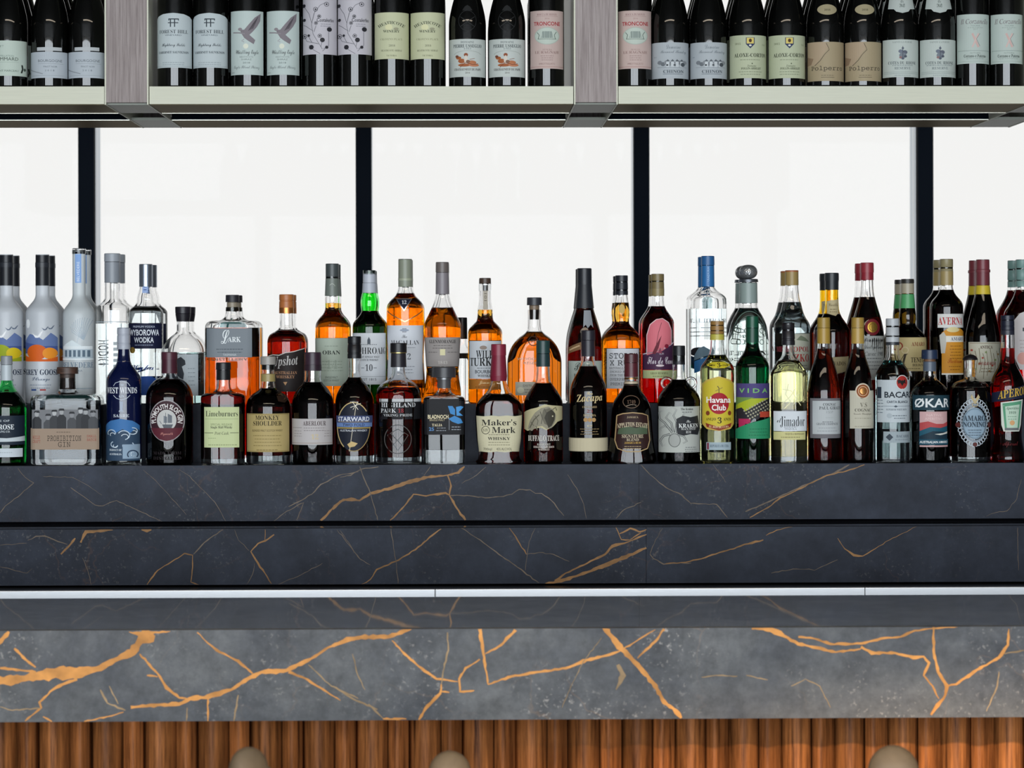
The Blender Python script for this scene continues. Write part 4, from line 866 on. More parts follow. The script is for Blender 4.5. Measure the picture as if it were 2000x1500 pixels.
ww = [('t', 'THE', 242, 752, 9, 4, 'c9d4e2', 'B'), ('t', 'WEST WINDS', 241, 762.5, 58, 12, 'e9eef4', 'B'), ('t', 'GIN', 242, 774, 10, 5, 'c9d4e2', 'B'), ('l', [(226, 754), (230, 748), (242, 744), (254, 748), (258, 754)], 1, 'c9d4e2'), ('l', [(226, 772), (232, 778), (242, 781), (252, 778), (258, 772)], 1, 'c9d4e2'),
      ('p', [(238, 784), (245, 784), (244, 800), (246, 804), (236, 804), (239, 800)], 'aeb9ca'), ('t', 'THE', 241, 806, 6, 3, 'b8c4d6'), ('t', 'SABRE', 241, 812, 30, 6, 'd2dae6', 'B'),
      ('p', [(208, 834), (220, 822), (240, 818), (262, 822), (274, 832), (274, 852), (208, 852)], '3f74ae'), ('p', [(208, 850), (218, 838), (230, 846), (244, 838), (258, 846), (268, 836), (274, 842), (274, 900), (208, 900)], '33485f')]
for k, (x, y, r) in enumerate(((222, 846, 8), (246, 850, 11), (262, 842, 8), (254, 870, 10), (228, 868, 7), (262, 884, 9))):
    ww += [('l', oval(x, y, r, r * .8, 10, 2.6 + k, 6.6 + k), 1.8, 'b9cbdc'), ('l', oval(x + 2, y + 3, r * .6, r * .45, 8, 2.4 + k, 6.2 + k), 1.2, 'dbe6ee')]
ww += [('r', 244, 868, 274, 896, '8fa5ba'), ('l', oval(262, 888, 9, 8, 12, 2.5, 7), 2.2, '2a3c54'), ('t', 'PRODUCT OF', 230, 879, 24, 4, 'dbe6ee', 'B'), ('t', 'AUSTRALIA', 230, 887, 24, 4, 'dbe6ee', 'B')]
fbottle('gin_bottle', 'tall dark blue gin bottle with silver cap and wave print', 'F', 242, 34, [(744, 34), (733, 31), (722, 23), (712, 15.5), (704, 12.8), (640, 12.4)], 706, None,
  [('cap', 'a9aeba', 682, 640, 13, 12.8, 'screw')], [('print', None, ww)], opaque=NAVY, neck=NAVY, base=10)
def arch(s, x, y, w, h, c, rad, st='b'): return ('a', s, x, y, w, h, c, st, rad)
ship = [('p', [(322, 829), (343, 829), (340, 836), (325, 836)], '5a5f66'), ('p', [(325, 826), (325, 812), (332, 814), (332, 826)], '7a8088'), ('p', [(333, 826), (333, 808), (341, 812), (341, 826)], '6a7078'), ('l', [(321, 828), (317, 822)], 1, '5a5f66'), ('l', [(329, 830), (329, 806)], .8, '4a4f56')]
fbottle('gin_bottle', 'round-shouldered dark gin bottle with oval purple ship label', 'F', 331, 46, [(782, 46), (768, 44.5), (752, 37), (742, 27), (735, 16), (729, 14), (688, 13.4)], 741, (.10, .012, .02),
  [('capsule', '46202c', 729, 690, 15.4, 14.6), ('cap', '4e2632', 702, 687.5, 15.8, 15.6)],
  [('label', ('p', oval(330.5, 822, 34, 41, 36), 'a09a9c'), [('o', 330.5, 822, 32, 39, '3a2028'), arch('PLYMOUTH SLOE GIN', 330.5, 793.5, 96, 10, 'e6e2e0', 26), ('o', 330.5, 821, 19, 21, 'c2c2c0'), ('p', [(299, 836), (362, 836), (356, 848), (344, 858), (330, 861), (316, 858), (305, 848)], '5c2430'), ('t', 'Plymouth', 330.5, 848, 24, 7, 'c98a80', 'S')] + ship), ('embossing', None, [('t', 'MADE FROM', 331, 885, 54, 6, '2c2428', 'L'), ('t', 'DISTILLED', 331, 895, 54, 6, '2c2428', 'L')])])
fbottle('whisky_bottle', 'square-shouldered red-brown whisky bottle with pale green label', 'F', 436.5, 43, [(778, 43, 1), (772, 41.5), (768, 34), (765, 20), (760, 14.6), (754, 13.6), (712, 13.2)], 766, (.40, .05, .012),
  [('wax_cap', '16161a', 742, 722, 14, 13.6), ('wax_top', '1a1a1f', 722, 708, 14.8, 14.4)],
  [('label', ('rect', 402, 795, 470, 874, 'c3cd9c'), [('t', 'Limeburners', 436.5, 808, 62, 11, '20241c', 'L'), ('r', 404, 818, 468, 818.8, '9aa67a'), ('t', 'SPECIAL RELEASE', 436, 829, 42, 4, '7a845e'), ('t', 'Single Malt Whisky', 436, 835, 42, 6, '2a2e24', 'B'), ('r', 403, 845, 420, 846, '50563e'), ('t', 'Port Cask', 436.5, 846, 28, 6, '2a2e24', 'I'), ('r', 453, 845, 469, 846, '50563e'), ('f', 418, 856, 20, 1, 6, '9aa67a'), ('f', 438, 869, 60, 1, 5, '8a946a')])], D=38, C=26, base=11)
fbottle('whisky_bottle', 'squat whisky bottle with parchment label, grey cap and clear base', 'F', 524, 44, [(800, 44), (785, 42), (772, 34), (764, 23), (758, 15.5), (750, 13.6), (697, 13.2)], 758, (.42, .07, .012),
  [('cap', '9a9690', 712, 696, 15.2, 15), ('collar', '75716c', 722, 712, 12.6, 12.6), ('neck_label', '9a8a58', 745, 730, 14.2, 14)],
  [('label', ('rect', 484, 808, 566, 883, 'b3a06c'), [('t', 'MONKEY', 525, 816, 46, 9, '2c2412', 'B'), ('t', 'SHOULDER', 525, 827, 55, 9, '2c2412', 'B'), ('t', 'BLENDED MALT SCOTCH WHISKY', 525, 841, 58, 4, '4a3e22'), ('f', 525, 851, 56, 4, 6.5, '8a7a4c'), ('f', 525, 879, 50, 1, 5, '7a6a3c'), ('r', 486, 809, 564, 810, '8a7844'), ('r', 486, 881, 564, 882, '8a7844')]),
   ('emblem', None, [('p', [(541, 770), (550, 764), (560, 768), (564, 778), (558, 787), (546, 784)], '2a1a10'), ('l', [(545, 772), (552, 768), (559, 774), (556, 781)], 1.5, '5a4028')])], base=17)
fbottle('whisky_bottle', 'dark whisky bottle with wine-dark capsule and cream band label', 'F', 611, 41, [(796, 41), (782, 40), (768, 35), (756, 27), (749, 20), (742, 17), (730, 16.6), (690, 16)], 746, (.16, .02, .015),
  [('cap', '352430', 712, 688, 16.6, 16.2), ('capsule', '2d1e28', 724, 711, 17.4, 17)],
  [('label', ('rect', 571, 818, 650, 869, 'b9b4b4'), [('t', 'ABERLOUR', 616, 827, 44, 9, '4a3a3c', 'B'), ('f', 616, 836, 46, 2, 5, '8a8484'), ('t', '12', 617, 853, 14, 10, 'c9b890', 'B'), ('r', 573, 835, 592, 836, '8a8484'), ('f', 584, 842, 18, 3, 5, '9a9494'), ('f', 641, 842, 14, 3, 5, '9a9494'), ('r', 571, 865, 650, 866, '9a8a80')])])
star = [('o', 692, 834, 32, 48, '1b1f2c'), ('l', oval(692, 834, 32, 48, 30, 2.2, 5.6), 1.8, 'c9b07a'), ('l', oval(692, 834, 31, 47, 24, -.4, 1.9), 1.4, 'a08a5a'), ('l', [(697, 792), (684, 882)], 1, 'd6cdb8'), ('l', [(686, 796), (706, 788)], 1, 'efe8d6'), ('l', [(690, 785), (701, 800)], 1, 'efe8d6'), ('l', [(701, 785), (691, 800)], .8, 'efe8d6'), ('p', [(658, 812), (728, 812), (728, 826), (658, 826)], '3f4a70'), ('t', 'STARWARD', 692, 818.5, 60, 9, 'd9dde6', 'b'), ('r', 659, 826, 727, 834, '6a84b4'), ('t', 'TWO FOLD', 692, 830, 42, 5.5, '24304c', 'b'), ('r', 662, 835, 724, 837, 'b9a05a'), ('t', 'AUSTRALIAN WHISKY', 692, 841, 52, 4, 'd9dde6'), ('p', [(680, 868), (688, 862), (700, 866), (694, 872), (684, 874)], 'c9b07a'), ('r', 663, 823.8, 722, 824.4, 'b9a05a')]
fbottle('whisky_bottle', 'slim dark whisky bottle with black cap and oval star emblem', 'F', 692.5, 38, [(790, 38), (776, 36.5), (762, 31), (750, 23), (742, 15.5), (736, 12.6), (700, 12.2), (658, 12)], 737, (.30, .045, .012),
  [('cap', '17171b', 700, 657, 13.6, 13, 'screw')], [('emblem', None, star)], base=16)
def embossed(u, z): return 0.010 * math.sin(46 * u + 150 * z) * math.sin(300 * z + 31 * u) + .006 * math.sin(90 * u - 420 * z)
fbottle('whisky_bottle', 'carved dark whisky bottle with black cork top and engraved pattern', 'F', 778.5, 44.5, [(778, 44.5), (764, 43), (752, 36), (744, 25), (738, 17), (730, 13.6), (700, 13)], 756, (.34, .06, .02),
  [('cap', '19191d', 688, 670, 16.2, 16), ('cap_ring', '9a8a5a', 690, 687, 16, 16, 'm'), ('capsule', '28262c', 717, 690, 15.4, 14.8)],
  [('label', ('rect', 742, 785, 823, 819, '1a1a1e'), [('r', 742, 779, 823, 785, 'c2c4c6'), ('t', 'HIGHLAND', 779, 791, 66, 9, 'd2d4d6', 'B'), ('t', 'PARK', 760, 802, 30, 8, 'd2d4d6', 'B'), ('t', '18', 784, 802, 11, 8, '9a3038', 'B'), ('t', 'VIKING PRIDE', 778, 811, 56, 5, 'b8babc', 'B')]), ('embossing', None, [('ring', 778, 858, 26, 28, 1.6, '54504e'), ('l', [(758, 850), (778, 838), (798, 850), (778, 880), (758, 850)], 1.4, '54504e'), ('l', [(768, 870), (790, 846)], 1.2, '54504e'), ('l', [(764, 846), (788, 872)], 1.2, '54504e')])], base=13, bodybump=embossed)
blad = [('t', 'BLADNOCH', 856, 814, 40, 8, 'e6d9b4', 'b'), ('t', 'SINGLE MALT', 854, 820.5, 30, 3.5, 'c9bc96'), ('t', 'TALIA', 854, 830, 20, 5, 'e6d9b4', 'B'), ('t', '25', 843, 838, 10, 7, '5a8ac0', 'b'), ('f', 862, 836, 22, 2, 5, '8a9098'), ('r', 877, 815, 878, 840, '8a9098'), ('f', 891, 834, 22, 2, 5, '9aa0a8'),
        ('p', [(875, 793), (884, 793), (889, 800), (889, 811), (880, 808)], '3f86c2'), ('p', [(891, 795), (900, 793), (905, 795), (896, 805), (904, 812), (892, 812)], '4a94d2'), ('p', [(876, 818), (888, 812), (900, 818), (904, 826), (895, 828), (884, 824)], '3f86c2')]
fbottle('whisky_bottle', 'square crystal whisky decanter with dark glass stopper and blue petals', 'F', 867.5, 40.5, [(782, 40.5, 1), (777, 39), (774, 34), (770, 20), (765, 14), (758, 12.6), (738, 12.4)], 776, (.10, .08, .07),
  [('stopper_neck', '4a484a', 758, 737, 13.4, 13), ('stopper', '3a3a3e', 737, 717, 23, 22.5), ('stopper_band', '8a8a8c', 741, 737, 15, 14.6, 'm')], [('label', ('rect', 829, 779, 906.5, 849, '17181c'), blad)], D=32, C=13, base=27)
fbottle('bourbon_bottle', 'squarish bourbon bottle dipped in red wax, cream torn-edge label', 'F', 974, 45, [(896, 41.5), (850, 44), (800, 45), (788, 43), (776, 34), (766, 24), (752, 17), (735, 13.6), (720, 12.6), (676, 12.4)], 770, (.40, .05, .012),
  [('wax_neck', '7a2034', 734, 692, 16.6, 13.8), ('wax_cap', '84283c', 694, 672, 14.8, 14.6), ('wax_drip', '7c2236', 744, 733, 15.6, 16.8)],
  [('label', ('p', [(930, 812), (945, 813), (960, 811.5), (975, 813), (990, 811.5), (1005, 813), (1019, 811), (1017, 850), (1014, 883), (1000, 882), (985, 883.5), (970, 882), (955, 883.5), (940, 882), (935, 883), (932, 850)], 'c9c3a4'), [('t', "Maker's", 974, 825, 68, 12, '26241e', 'B'), ('ring', 948, 840, 7.5, 7.5, 1.2, '3a382e'), ('t', 'S IV', 948, 840, 9, 6, '3a382e', 'B'), ('t', 'Mark', 983, 840, 46, 12, '26241e', 'B'), ('f', 974, 849, 42, 1, 5, '7a7660'), ('t', 'WHISKY', 974, 856.5, 44, 6, '26241e', 'B'), ('f', 974, 864, 50, 2, 5, '8a866c'), ('t', '700ml', 952, 877, 16, 5, '4a463a'), ('t', '45% ALC/VOL', 984, 877, 30, 5, '4a463a')])], D=38, C=22)
buff = [('p', [(1030, 838), (1034, 822), (1044, 806), (1056, 797), (1070, 794), (1079, 800), (1085, 812), (1083, 824), (1076, 836), (1066, 838), (1058, 832), (1046, 834), (1038, 842)], '8f8a78'), ('p', [(1060, 800), (1072, 797), (1080, 806), (1080, 820), (1072, 832), (1062, 828), (1056, 814)], '6a6658'), ('l', [(1034, 836), (1042, 820), (1052, 810)], 2, '5a5648'), ('l', [(1078, 800), (1084, 796), (1086, 802)], 1.6, '4a4638'), ('l', [(1064, 812), (1070, 824)], 2.2, '47443a'), ('l', [(1046, 832), (1048, 840)], 2, '6a6658'), ('p', [(1066, 806), (1076, 800), (1083, 808), (1082, 820), (1076, 832), (1070, 836), (1066, 826), (1062, 816)], '403d34'), ('o', 1078, 813, 1.4, 1.6, 'c9c3a4'), ('l', [(1044, 812), (1050, 822), (1048, 830)], 1.2, '5f5b4e'), ('l', [(1054, 804), (1058, 816), (1056, 828)], 1.4, '57534a'), ('l', [(1062, 798), (1066, 808)], 1.2, '57534a'), ('l', [(1036, 824), (1042, 832)], 1.2, '5f5b4e')]
fbottle('bourbon_bottle', 'dark bourbon bottle with green capsule and torn buffalo label', 'F', 1061, 38.5, [(796, 38.5), (782, 37), (768, 30), (756, 22), (746, 15.6), (734, 13.8), (716, 13), (668, 12.6)], 748, (.36, .055, .012),
  [('capsule', '20383a', 716, 690, 13.6, 13.2), ('cap', '24403f', 690, 665, 13.4, 13.2)],
  [('label', ('p', [(1023.5, 806), (1036, 799), (1048, 796), (1062, 790), (1078, 792), (1098, 794), (1098, 820), (1088, 824), (1078, 834), (1066, 840), (1054, 835), (1040, 838), (1030, 842), (1023.5, 838)], 'bcb48e'), buff), ('print', None, [('t', 'BUFFALO TRACE', 1061, 856, 60, 11, 'd6cfc4', 'B'), ('t', 'KENTUCKY', 1061, 868, 26, 4, 'c9c0b4', 'B'), ('t', 'STRAIGHT BOURBON', 1061, 873, 40, 4, 'c9c0b4', 'B'), ('t', 'WHISKEY', 1061, 878, 22, 4, 'c9c0b4', 'B')])])
def weave(u, z): return .02 * abs(math.sin(60 * math.pi * u)) * (1 if int(z * 500) % 2 else .4)
zb = fbottle('rum_bottle', 'black-brown rum bottle with woven cream band around its foot', 'F', 1149, 36.5, [(770, 36.5), (756, 35), (740, 29), (724, 20), (710, 14.6), (698, 13), (646, 12.6)], 715, (.09, .012, .008),
  [('capsule', '2a2830', 696, 664, 13.6, 13.2), ('cap', '28262e', 664, 645, 14, 13.8)],
  [('print', None, [('t', 'Zacapa', 1150, 779, 50, 18, 'd2bc8c', 'J', .05), ('t', 'Ron', 1150, 768, 12, 6, 'd2bc8c', 'S'), ('t', 'CENTENARIO', 1150, 795, 28, 4, 'a8906a', 'B'), ('t', '23', 1150, 803, 12, 6, '8a3a34', 'B'), ('t', 'SOLERA', 1150, 811, 24, 4.5, 'b09a70', 'B')] + [('o', 1142 + 8 * k, 820, 4, 4, 'b08a58') for k in range(3)] + [('t', 'RUM', 1150, 832, 10, 4, 'c9b890', 'B'), ('f', 1150, 838, 40, 3, 5, '8a7450')])])
lathe('woven_band', [(zb.zz(880), 37.2 / zb.s)] + [(zb.zz(880 - k * 2), 37.9 / zb.s) for k in range(1, 13)] + [(zb.zz(854), 37.2 / zb.s)], Form(1, 0), pbr('cream_palm_weave', lin('c3b99c'), .8), zb.root, 96, inner=1.0 / zb.s, bump=weave)
app = [('l', [(1203, 812), (1214, 808), (1233, 806), (1252, 808), (1263, 812), (1267, 860), (1262, 876), (1245, 882), (1221, 882), (1204, 876), (1199, 860), (1203, 812)], 2, 'b0946a'), ('p', [(1206, 838), (1222, 832), (1240, 836), (1262, 830), (1262, 848), (1204, 848)], '4a5a44'), arch('APPLETON ESTATE', 1233, 829, 60, 9, 'd2c2a4', 130, 'B'), ('t', 'JAMAICA', 1233, 815, 22, 4, 'b8a484', 'B'), ('t', 'SIGNATURE', 1233, 852, 42, 7, 'c2b498', 'B'), ('t', 'BLEND', 1233, 859, 24, 5, 'c2b498', 'B'), ('t', 'JAMAICA RUM', 1233, 865, 32, 4, 'd2a850', 'B'), ('f', 1233, 872, 40, 2, 4, 'a8906a')]
fbottle('rum_bottle', 'flared dark rum bottle with brown capsule and gold-framed label', 'F', 1233, 48, [(892, 47.5), (870, 44), (840, 41), (800, 38), (786, 35), (774, 28), (762, 19), (752, 14.6), (744, 13.4), (694, 12.8)], 752, (.30, .03, .012),
  [('capsule', '54222a', 736, 708, 13.6, 13.2), ('cap', '4a2228', 708, 691, 13.8, 13.6), ('neck_band', 'b9a890', 752, 744, 14.2, 13.9), ('neck_ring', '8a6a4a', 741, 737, 14, 13.8, 'm')],
  [('emblem', None, [('ring', 1231, 785, 16, 12, 1.4, '6a5444'), ('t', '1749', 1231, 785, 16, 7, '6a5444', 'B')]), ('label', ('p', [(1204, 810), (1233, 806), (1262, 810), (1266, 860), (1260, 876), (1206, 876), (1200, 860)], '2c1614'), app)], D=40, C=34)
KR = '3a3c3c'
krak = [('o', 1314, 860, 11, 13, 'a3a6a2'), ('ring', 1314, 860, 11, 13, 1, KR)]
for pts_ in ([(1310, 846), (1304, 836), (1296, 832), (1288, 838), (1290, 846)], [(1312, 845), (1308, 826), (1298, 816), (1304, 806), (1312, 810)], [(1316, 845), (1318, 824), (1312, 812), (1318, 800), (1308, 794), (1300, 798)], [(1318, 847), (1330, 838), (1326, 822), (1332, 808), (1344, 806)], [(1306, 848), (1294, 852), (1288, 862), (1292, 872), (1299, 868)], [(1308, 842), (1296, 826), (1287, 818), (1286, 806), (1294, 802)], [(1320, 848), (1332, 852), (1338, 862), (1330, 866)]):
    krak += [('l', pts_, [4.5, 4, 3.2, 2.4, 1.4, 1][:len(pts_)], '6a6d6b'), ('l', pts_, 1, 'c9ccc8')]
krak += [('p', [(1318, 818), (1330, 812), (1345, 815), (1360, 812), (1362, 824), (1364, 838), (1360, 850), (1345, 848), (1330, 851), (1320, 848), (1317, 834)], '26282c'), ('t', 'The', 1341, 823, 9, 5, 'd2d4d2', 'S'), ('t', 'KRAKEN', 1341, 831.5, 38, 8, 'e2e4e2', 'B'), ('t', 'BLACK SPICED', 1341, 838, 28, 3.5, 'd2d4d2', 'B'), ('t', 'RUM', 1341, 844, 10, 5, 'd2d4d2', 'B'), ('t', 'The Kraken', 1338, 799, 24, 4.5, '4a4c4c', 'B'), ('f', 1338, 805, 20, 1, 4, '6a6c6c'), ('f', 1346, 874, 28, 3, 4, '7a7c7c')]
kb = fbottle('rum_bottle', 'black rum bottle with two glass ring handles and octopus label', 'F', 1326, 42, [(788, 42), (776, 40.5), (764, 34), (754, 25), (746, 17), (738, 13.8), (726, 12.8), (678, 12)], 741, (.10, .012, .01),
  [('cap', '1b1c20', 694, 675, 12.6, 12.4), ('capsule', '202126', 712, 694, 12.4, 12)], [('label', ('rect', 1285, 794, 1365, 884, 'b4b8b2'), krak)], neck=glass((.9, .96, .96)))
for sx in (-1, 1):
    bm = bmesh.new(); Vv = []; rr, rt = 10.0 / kb.s, 2.6 / kb.s
    for k in range(26):
        a = 2 * math.pi * k / 26
        for q in range(8):
            t = 2 * math.pi * q / 8; Vv.append(bm.verts.new((sx * 23.5 / kb.s + (rr + rt * math.cos(t)) * math.cos(a), rt * math.sin(t), kb.zz(748) + (rr + rt * math.cos(t)) * math.sin(a))))
    for k in range(26):
        for q in range(8): bm.faces.new((Vv[k * 8 + q], Vv[((k + 1) % 26) * 8 + q], Vv[((k + 1) % 26) * 8 + (q + 1) % 8], Vv[k * 8 + (q + 1) % 8]))
    bmobj('handle', bm, glass((.9, .96, .96)), kb.root, 60)
hav = [('p', [(1378, 742), (1401, 735), (1424, 742), (1432, 750), (1432, 828), (1424, 838), (1401, 842), (1378, 838), (1370, 828), (1370, 750)], 'c9ac50'), ('p', [(1380, 745), (1401, 738), (1422, 745), (1430, 752), (1430, 826), (1401, 832), (1372, 826), (1372, 752)], 'cbb838'), ('o', 1401, 788, 20, 21, 'a3202c'), ('t', 'Havana', 1401, 781, 47, 12, 'f0ece6', 'b'), ('t', 'Club', 1401, 796, 28, 12, 'f0ece6', 'b'), ('l', [(1401, 768), (1401, 758), (1398, 754)], 1.6, '5a5030'), ('l', [(1394, 764), (1408, 757)], 1.2, '8a7a40'), ('o', 1380, 807, 3.5, 4.5, '7a3a20'), ('o', 1422, 807, 3.5, 4.5, '7a3a20'), ('t', 'ANEJO', 1386, 819, 18, 6, '3a3018', 'B'), ('t', '3', 1402, 821, 8, 12, '2a2414', 'B'), ('t', 'ANOS', 1417, 819, 15, 6, '3a3018', 'B'), ('p', [(1376, 826), (1401, 834), (1426, 826), (1424, 834), (1401, 841), (1378, 834)], '8a3424'), arch('EL RON DE CUBA', 1401, 834.5, 38, 4, 'e6cfa0', -90, 'B')]
fbottle('rum_bottle', 'pale rum bottle with gold cap and yellow label with red disc', 'F', 1401, 33.5, [(724, 33.5), (714, 31), (704, 24), (694, 17.5), (684, 14.6), (668, 13.6), (628, 13)], 693, (.90, .90, .66),
  [('cap', '94703c', 652, 627, 13.8, 13.4, 'screw'), ('neck_band', 'b9b04c', 664, 652, 14.2, 13.8)],
  [('shoulder_label', ('p', [(1378, 713), (1390, 707), (1412, 707), (1425, 713), (1412, 719), (1390, 719)], 'c9b92c'), [('t', '3', 1401, 713, 6, 9, '2a2414', 'B'), ('t', 'ANOS', 1413, 713, 10, 4, '6a5a20'), ('t', 'ANEJO', 1389, 713, 11, 4, '6a5a20')]), ('label', None, hav), ('lower_label', ('rect', 1377, 864, 1425, 879, '9fb0b8'), [('r', 1378, 865, 1382, 878, '7a3a4a'), ('t', 'REPUBLICA DE CUBA', 1402, 871, 36, 5, '4a5a68', 'B')])])
vid = [('r', 1437, 749, 1502, 778, '4b4278'), ('t', 'V I D A', 1469, 763, 54, 9, '7ab86c', 'b'), ('p', [(1437, 778), (1502, 778), (1502, 790), (1437, 812)], 'a6b22a'), ('p', [(1437, 776), (1470, 776), (1437, 792)], '6a8a4a'), ('p', [(1437, 800), (1446, 796), (1456, 806), (1470, 815), (1460, 828), (1437, 828)], '26242c'), ('p', [(1441, 836), (1441, 818), (1462, 818), (1462, 828), (1452, 828), (1452, 836)], 'b02a58'), ('p', [(1450, 806), (1462, 798), (1480, 786), (1502, 776), (1502, 800), (1490, 806), (1476, 820)], '2a2a2e')]
for k in range(9):
    for j in range(4):
        t = k / 9; x = 1456 + 44 * t + (j - 1.5) * 3.4; y = 808 - 24 * t + (j - 1.5) * 5 + 2; vid.append(('p', [(x - 2.2, y), (x, y - 2), (x + 2.2, y), (x, y + 2.2)], 'a8a48a'))
vid += [('r', 1480, 804, 1500, 815, 'b0402c'), ('p', [(1437, 840), (1448, 832), (1462, 826), (1478, 822), (1502, 814), (1502, 857), (1437, 857)], '2a8a60'), ('f', 1478, 838, 40, 3, 6, '1d6a48')]
fbottle('mezcal_bottle', 'deep green mezcal bottle with colourful purple and green label', 'F', 1469.5, 33, [(722, 33), (710, 31.5), (700, 26), (690, 18), (680, 13.8), (668, 12.4), (618, 12.2)], None, (.012, .20, .09),
  [('capsule', '124432', 669, 640, 12.9, 12.6), ('cap', '15503a', 640, 617.5, 12.8, 12.5)], [('label', None, vid)])
jim = [('t', 'el', 1518, 821, 8, 9, '2a2e34', 'S'), ('t', 'Jimador', 1544, 824, 48, 22, '23272d', 'L'), ('t', 'TEQUILA', 1540, 838, 24, 3.5, '6a7078', 'B'), ('f', 1540, 834, 30, 1, 4, '8a9098')]
jb = [('l', [(1536, 750), (1530, 770), (1540, 785), (1528, 798)], 1.6, 'e9e6b8'), ('l', [(1524, 760), (1542, 764), (1552, 780), (1560, 792)], 1.4, 'e9e6b8'), ('l', [(1522, 790), (1540, 774), (1550, 758)], 1.4, 'e9e6b8'), ('l', [(1546, 790), (1556, 770)], 1.2, 'e9e6b8')]
fbottle('tequila_bottle', 'pale gold tequila bottle with black cap and white label', 'F', 1540, 36, [(736, 36, 1), (728, 35), (718, 30), (706, 22), (698, 15), (692, 12.6), (632, 12.2)], 704, (.95, .89, .60),
  [('cap', '1e1d22', 674, 630, 12.8, 12.2, 'screw')], [('embossing', None, jb), ('label', ('rect', 1508, 803, 1573, 842, 'd3d9de'), jim), ('lower_label', ('rect', 1508, 843, 1570, 859, 'c9c48a'), [('t', 'TEQUILA REPOSADO', 1548, 848, 38, 4, '5a5430', 'B'), ('f', 1540, 854, 40, 1, 5, '7a744c')])], D=33, C=27, base=12)
fbottle('cognac_bottle', 'slim red-brown cognac bottle with gold capsule and grey-framed label', 'F', 1609, 32.5, [(770, 32.5), (750, 30.5), (730, 26.5), (712, 21.5), (700, 17.5), (690, 14.6), (680, 13), (670, 12.4), (621, 12)], 681, (.36, .045, .010),
  [('capsule', 'a8893c', 671, 640, 13, 12.6), ('cap', '9c8038', 640, 620, 12.8, 12.5)], [('label', ('rect', 1580, 778, 1640, 856, '6e6c70'), [('r', 1584, 783, 1640, 848, 'b6bbbd'), ('t', 'COGNAC', 1616, 790, 26, 5.5, '3a3e42', 'B'), ('t', 'PAUL GIRAUD', 1617, 797, 42, 6, '3a3e42', 'B'), ('t', 'VSOP', 1616, 805, 14, 5, '8a8e92', 'I'), ('f', 1616, 816, 20, 1, 5, 'aab0b2'), ('t', 'GRANDE CHAMPAGNE', 1612, 828, 42, 4.5, '6a6e72', 'B'), ('f', 1612, 824, 26, 1, 4, '7a7e82'), ('f', 1612, 836, 44, 2, 6, '9a9ea2')])])
fbottle('cognac_bottle', 'slim dark cognac bottle with gold cap and round copper seal', 'F', 1675.5, 31, [(772, 31), (752, 29), (732, 25.5), (714, 21), (702, 17), (690, 13.8), (680, 12.6), (670, 12), (621, 11.8)], 682, (.20, .035, .012),
  [('capsule', 'ae8f46', 671, 640, 12.8, 12.4), ('cap', 'a0823c', 640, 620, 12.7, 12.3)], [('label', ('rect', 1656, 763, 1704, 837, 'bdb9a8'), [('t', 'V.S', 1682, 791, 14, 9, '6a665a', 'B'), ('t', 'COGNAC', 1681, 801, 32, 6, '4a463c', 'B'), ('t', 'Grande Champagne', 1681, 809, 36, 5, '6a665a', 'S'), ('f', 1681, 817, 34, 1, 5, '9a9686'), ('f', 1681, 833, 40, 1, 4, '9a9686')]), ('seal', ('p', oval(1681, 764, 15, 15.5), 'cfc3ae'), [('o', 1681, 764, 12.6, 13, '8a4a24'), ('ring', 1681, 764, 9, 9, 1.2, 'd8b890'), ('o', 1681, 764, 6, 6, 'm:c08a50')])])
bac = [('t', 'BACARDI', 1752, 771, 58, 12, '1d2530', 'b'), ('t', 'CARTA BLANCA', 1748, 785, 42, 5, '2a3440', 'b'), ('r', 1720, 793, 1776, 793.8, '6a7680'), ('p', [(1740, 794), (1744, 791.5), (1748, 794), (1744, 796)], '4a5660'), ('t', 'SUPERIOR WHITE RUM', 1746, 800, 40, 3.5, '5a6670', 'B'), ('o', 1732, 812, 5, 5, 'a8b2b8'), ('f', 1752, 812, 30, 2, 5, '5a6670'), ('p', [(1712, 756), (1718, 756), (1718, 778), (1712, 778)], '2a3440'), ('f', 1716, 782, 10, 5, 6, '6a7680')]
bat = [('o', 1757, 747, 13, 14.5, 'cfd3d2'), ('o', 1757, 747, 11.5, 13, 'a8302c'), ('p', [(1747, 743), (1752, 741), (1755, 744), (1757, 742), (1759, 744), (1762, 741), (1767, 743), (1765, 750), (1761, 748), (1757, 754), (1753, 748), (1749, 750)], '26201f')]
fbottle('rum_bottle', 'clear white rum bottle with silver cap and red bat roundel', 'F', 1743.5, 33.5, [(738, 33.5), (728, 32), (718, 27), (708, 20), (700, 15.5), (694, 13.8), (684, 13.2), (623, 12.8)], 704, (.78, .92, .91),
  [('cap', 'b2b6ba', 668, 622, 13.4, 13, 'screw'), ('cap_band', '30343a', 674, 668, 13.6, 13.5)], [('label', ('rect', 1711.5, 742, 1775.5, 825, 'bcc5ca'), bac), ('roundel', None, bat), ('lower_label', ('rect', 1721, 843, 1775, 865, '9aa6ac'), [('p', [(1732, 847), (1739, 854), (1732, 861), (1725, 854)], '3a444e'), ('t', 'BACARDI', 1758, 852, 26, 5, '5a6670', 'B'), ('f', 1756, 859, 30, 1, 5, '7a868e')])], base=9)
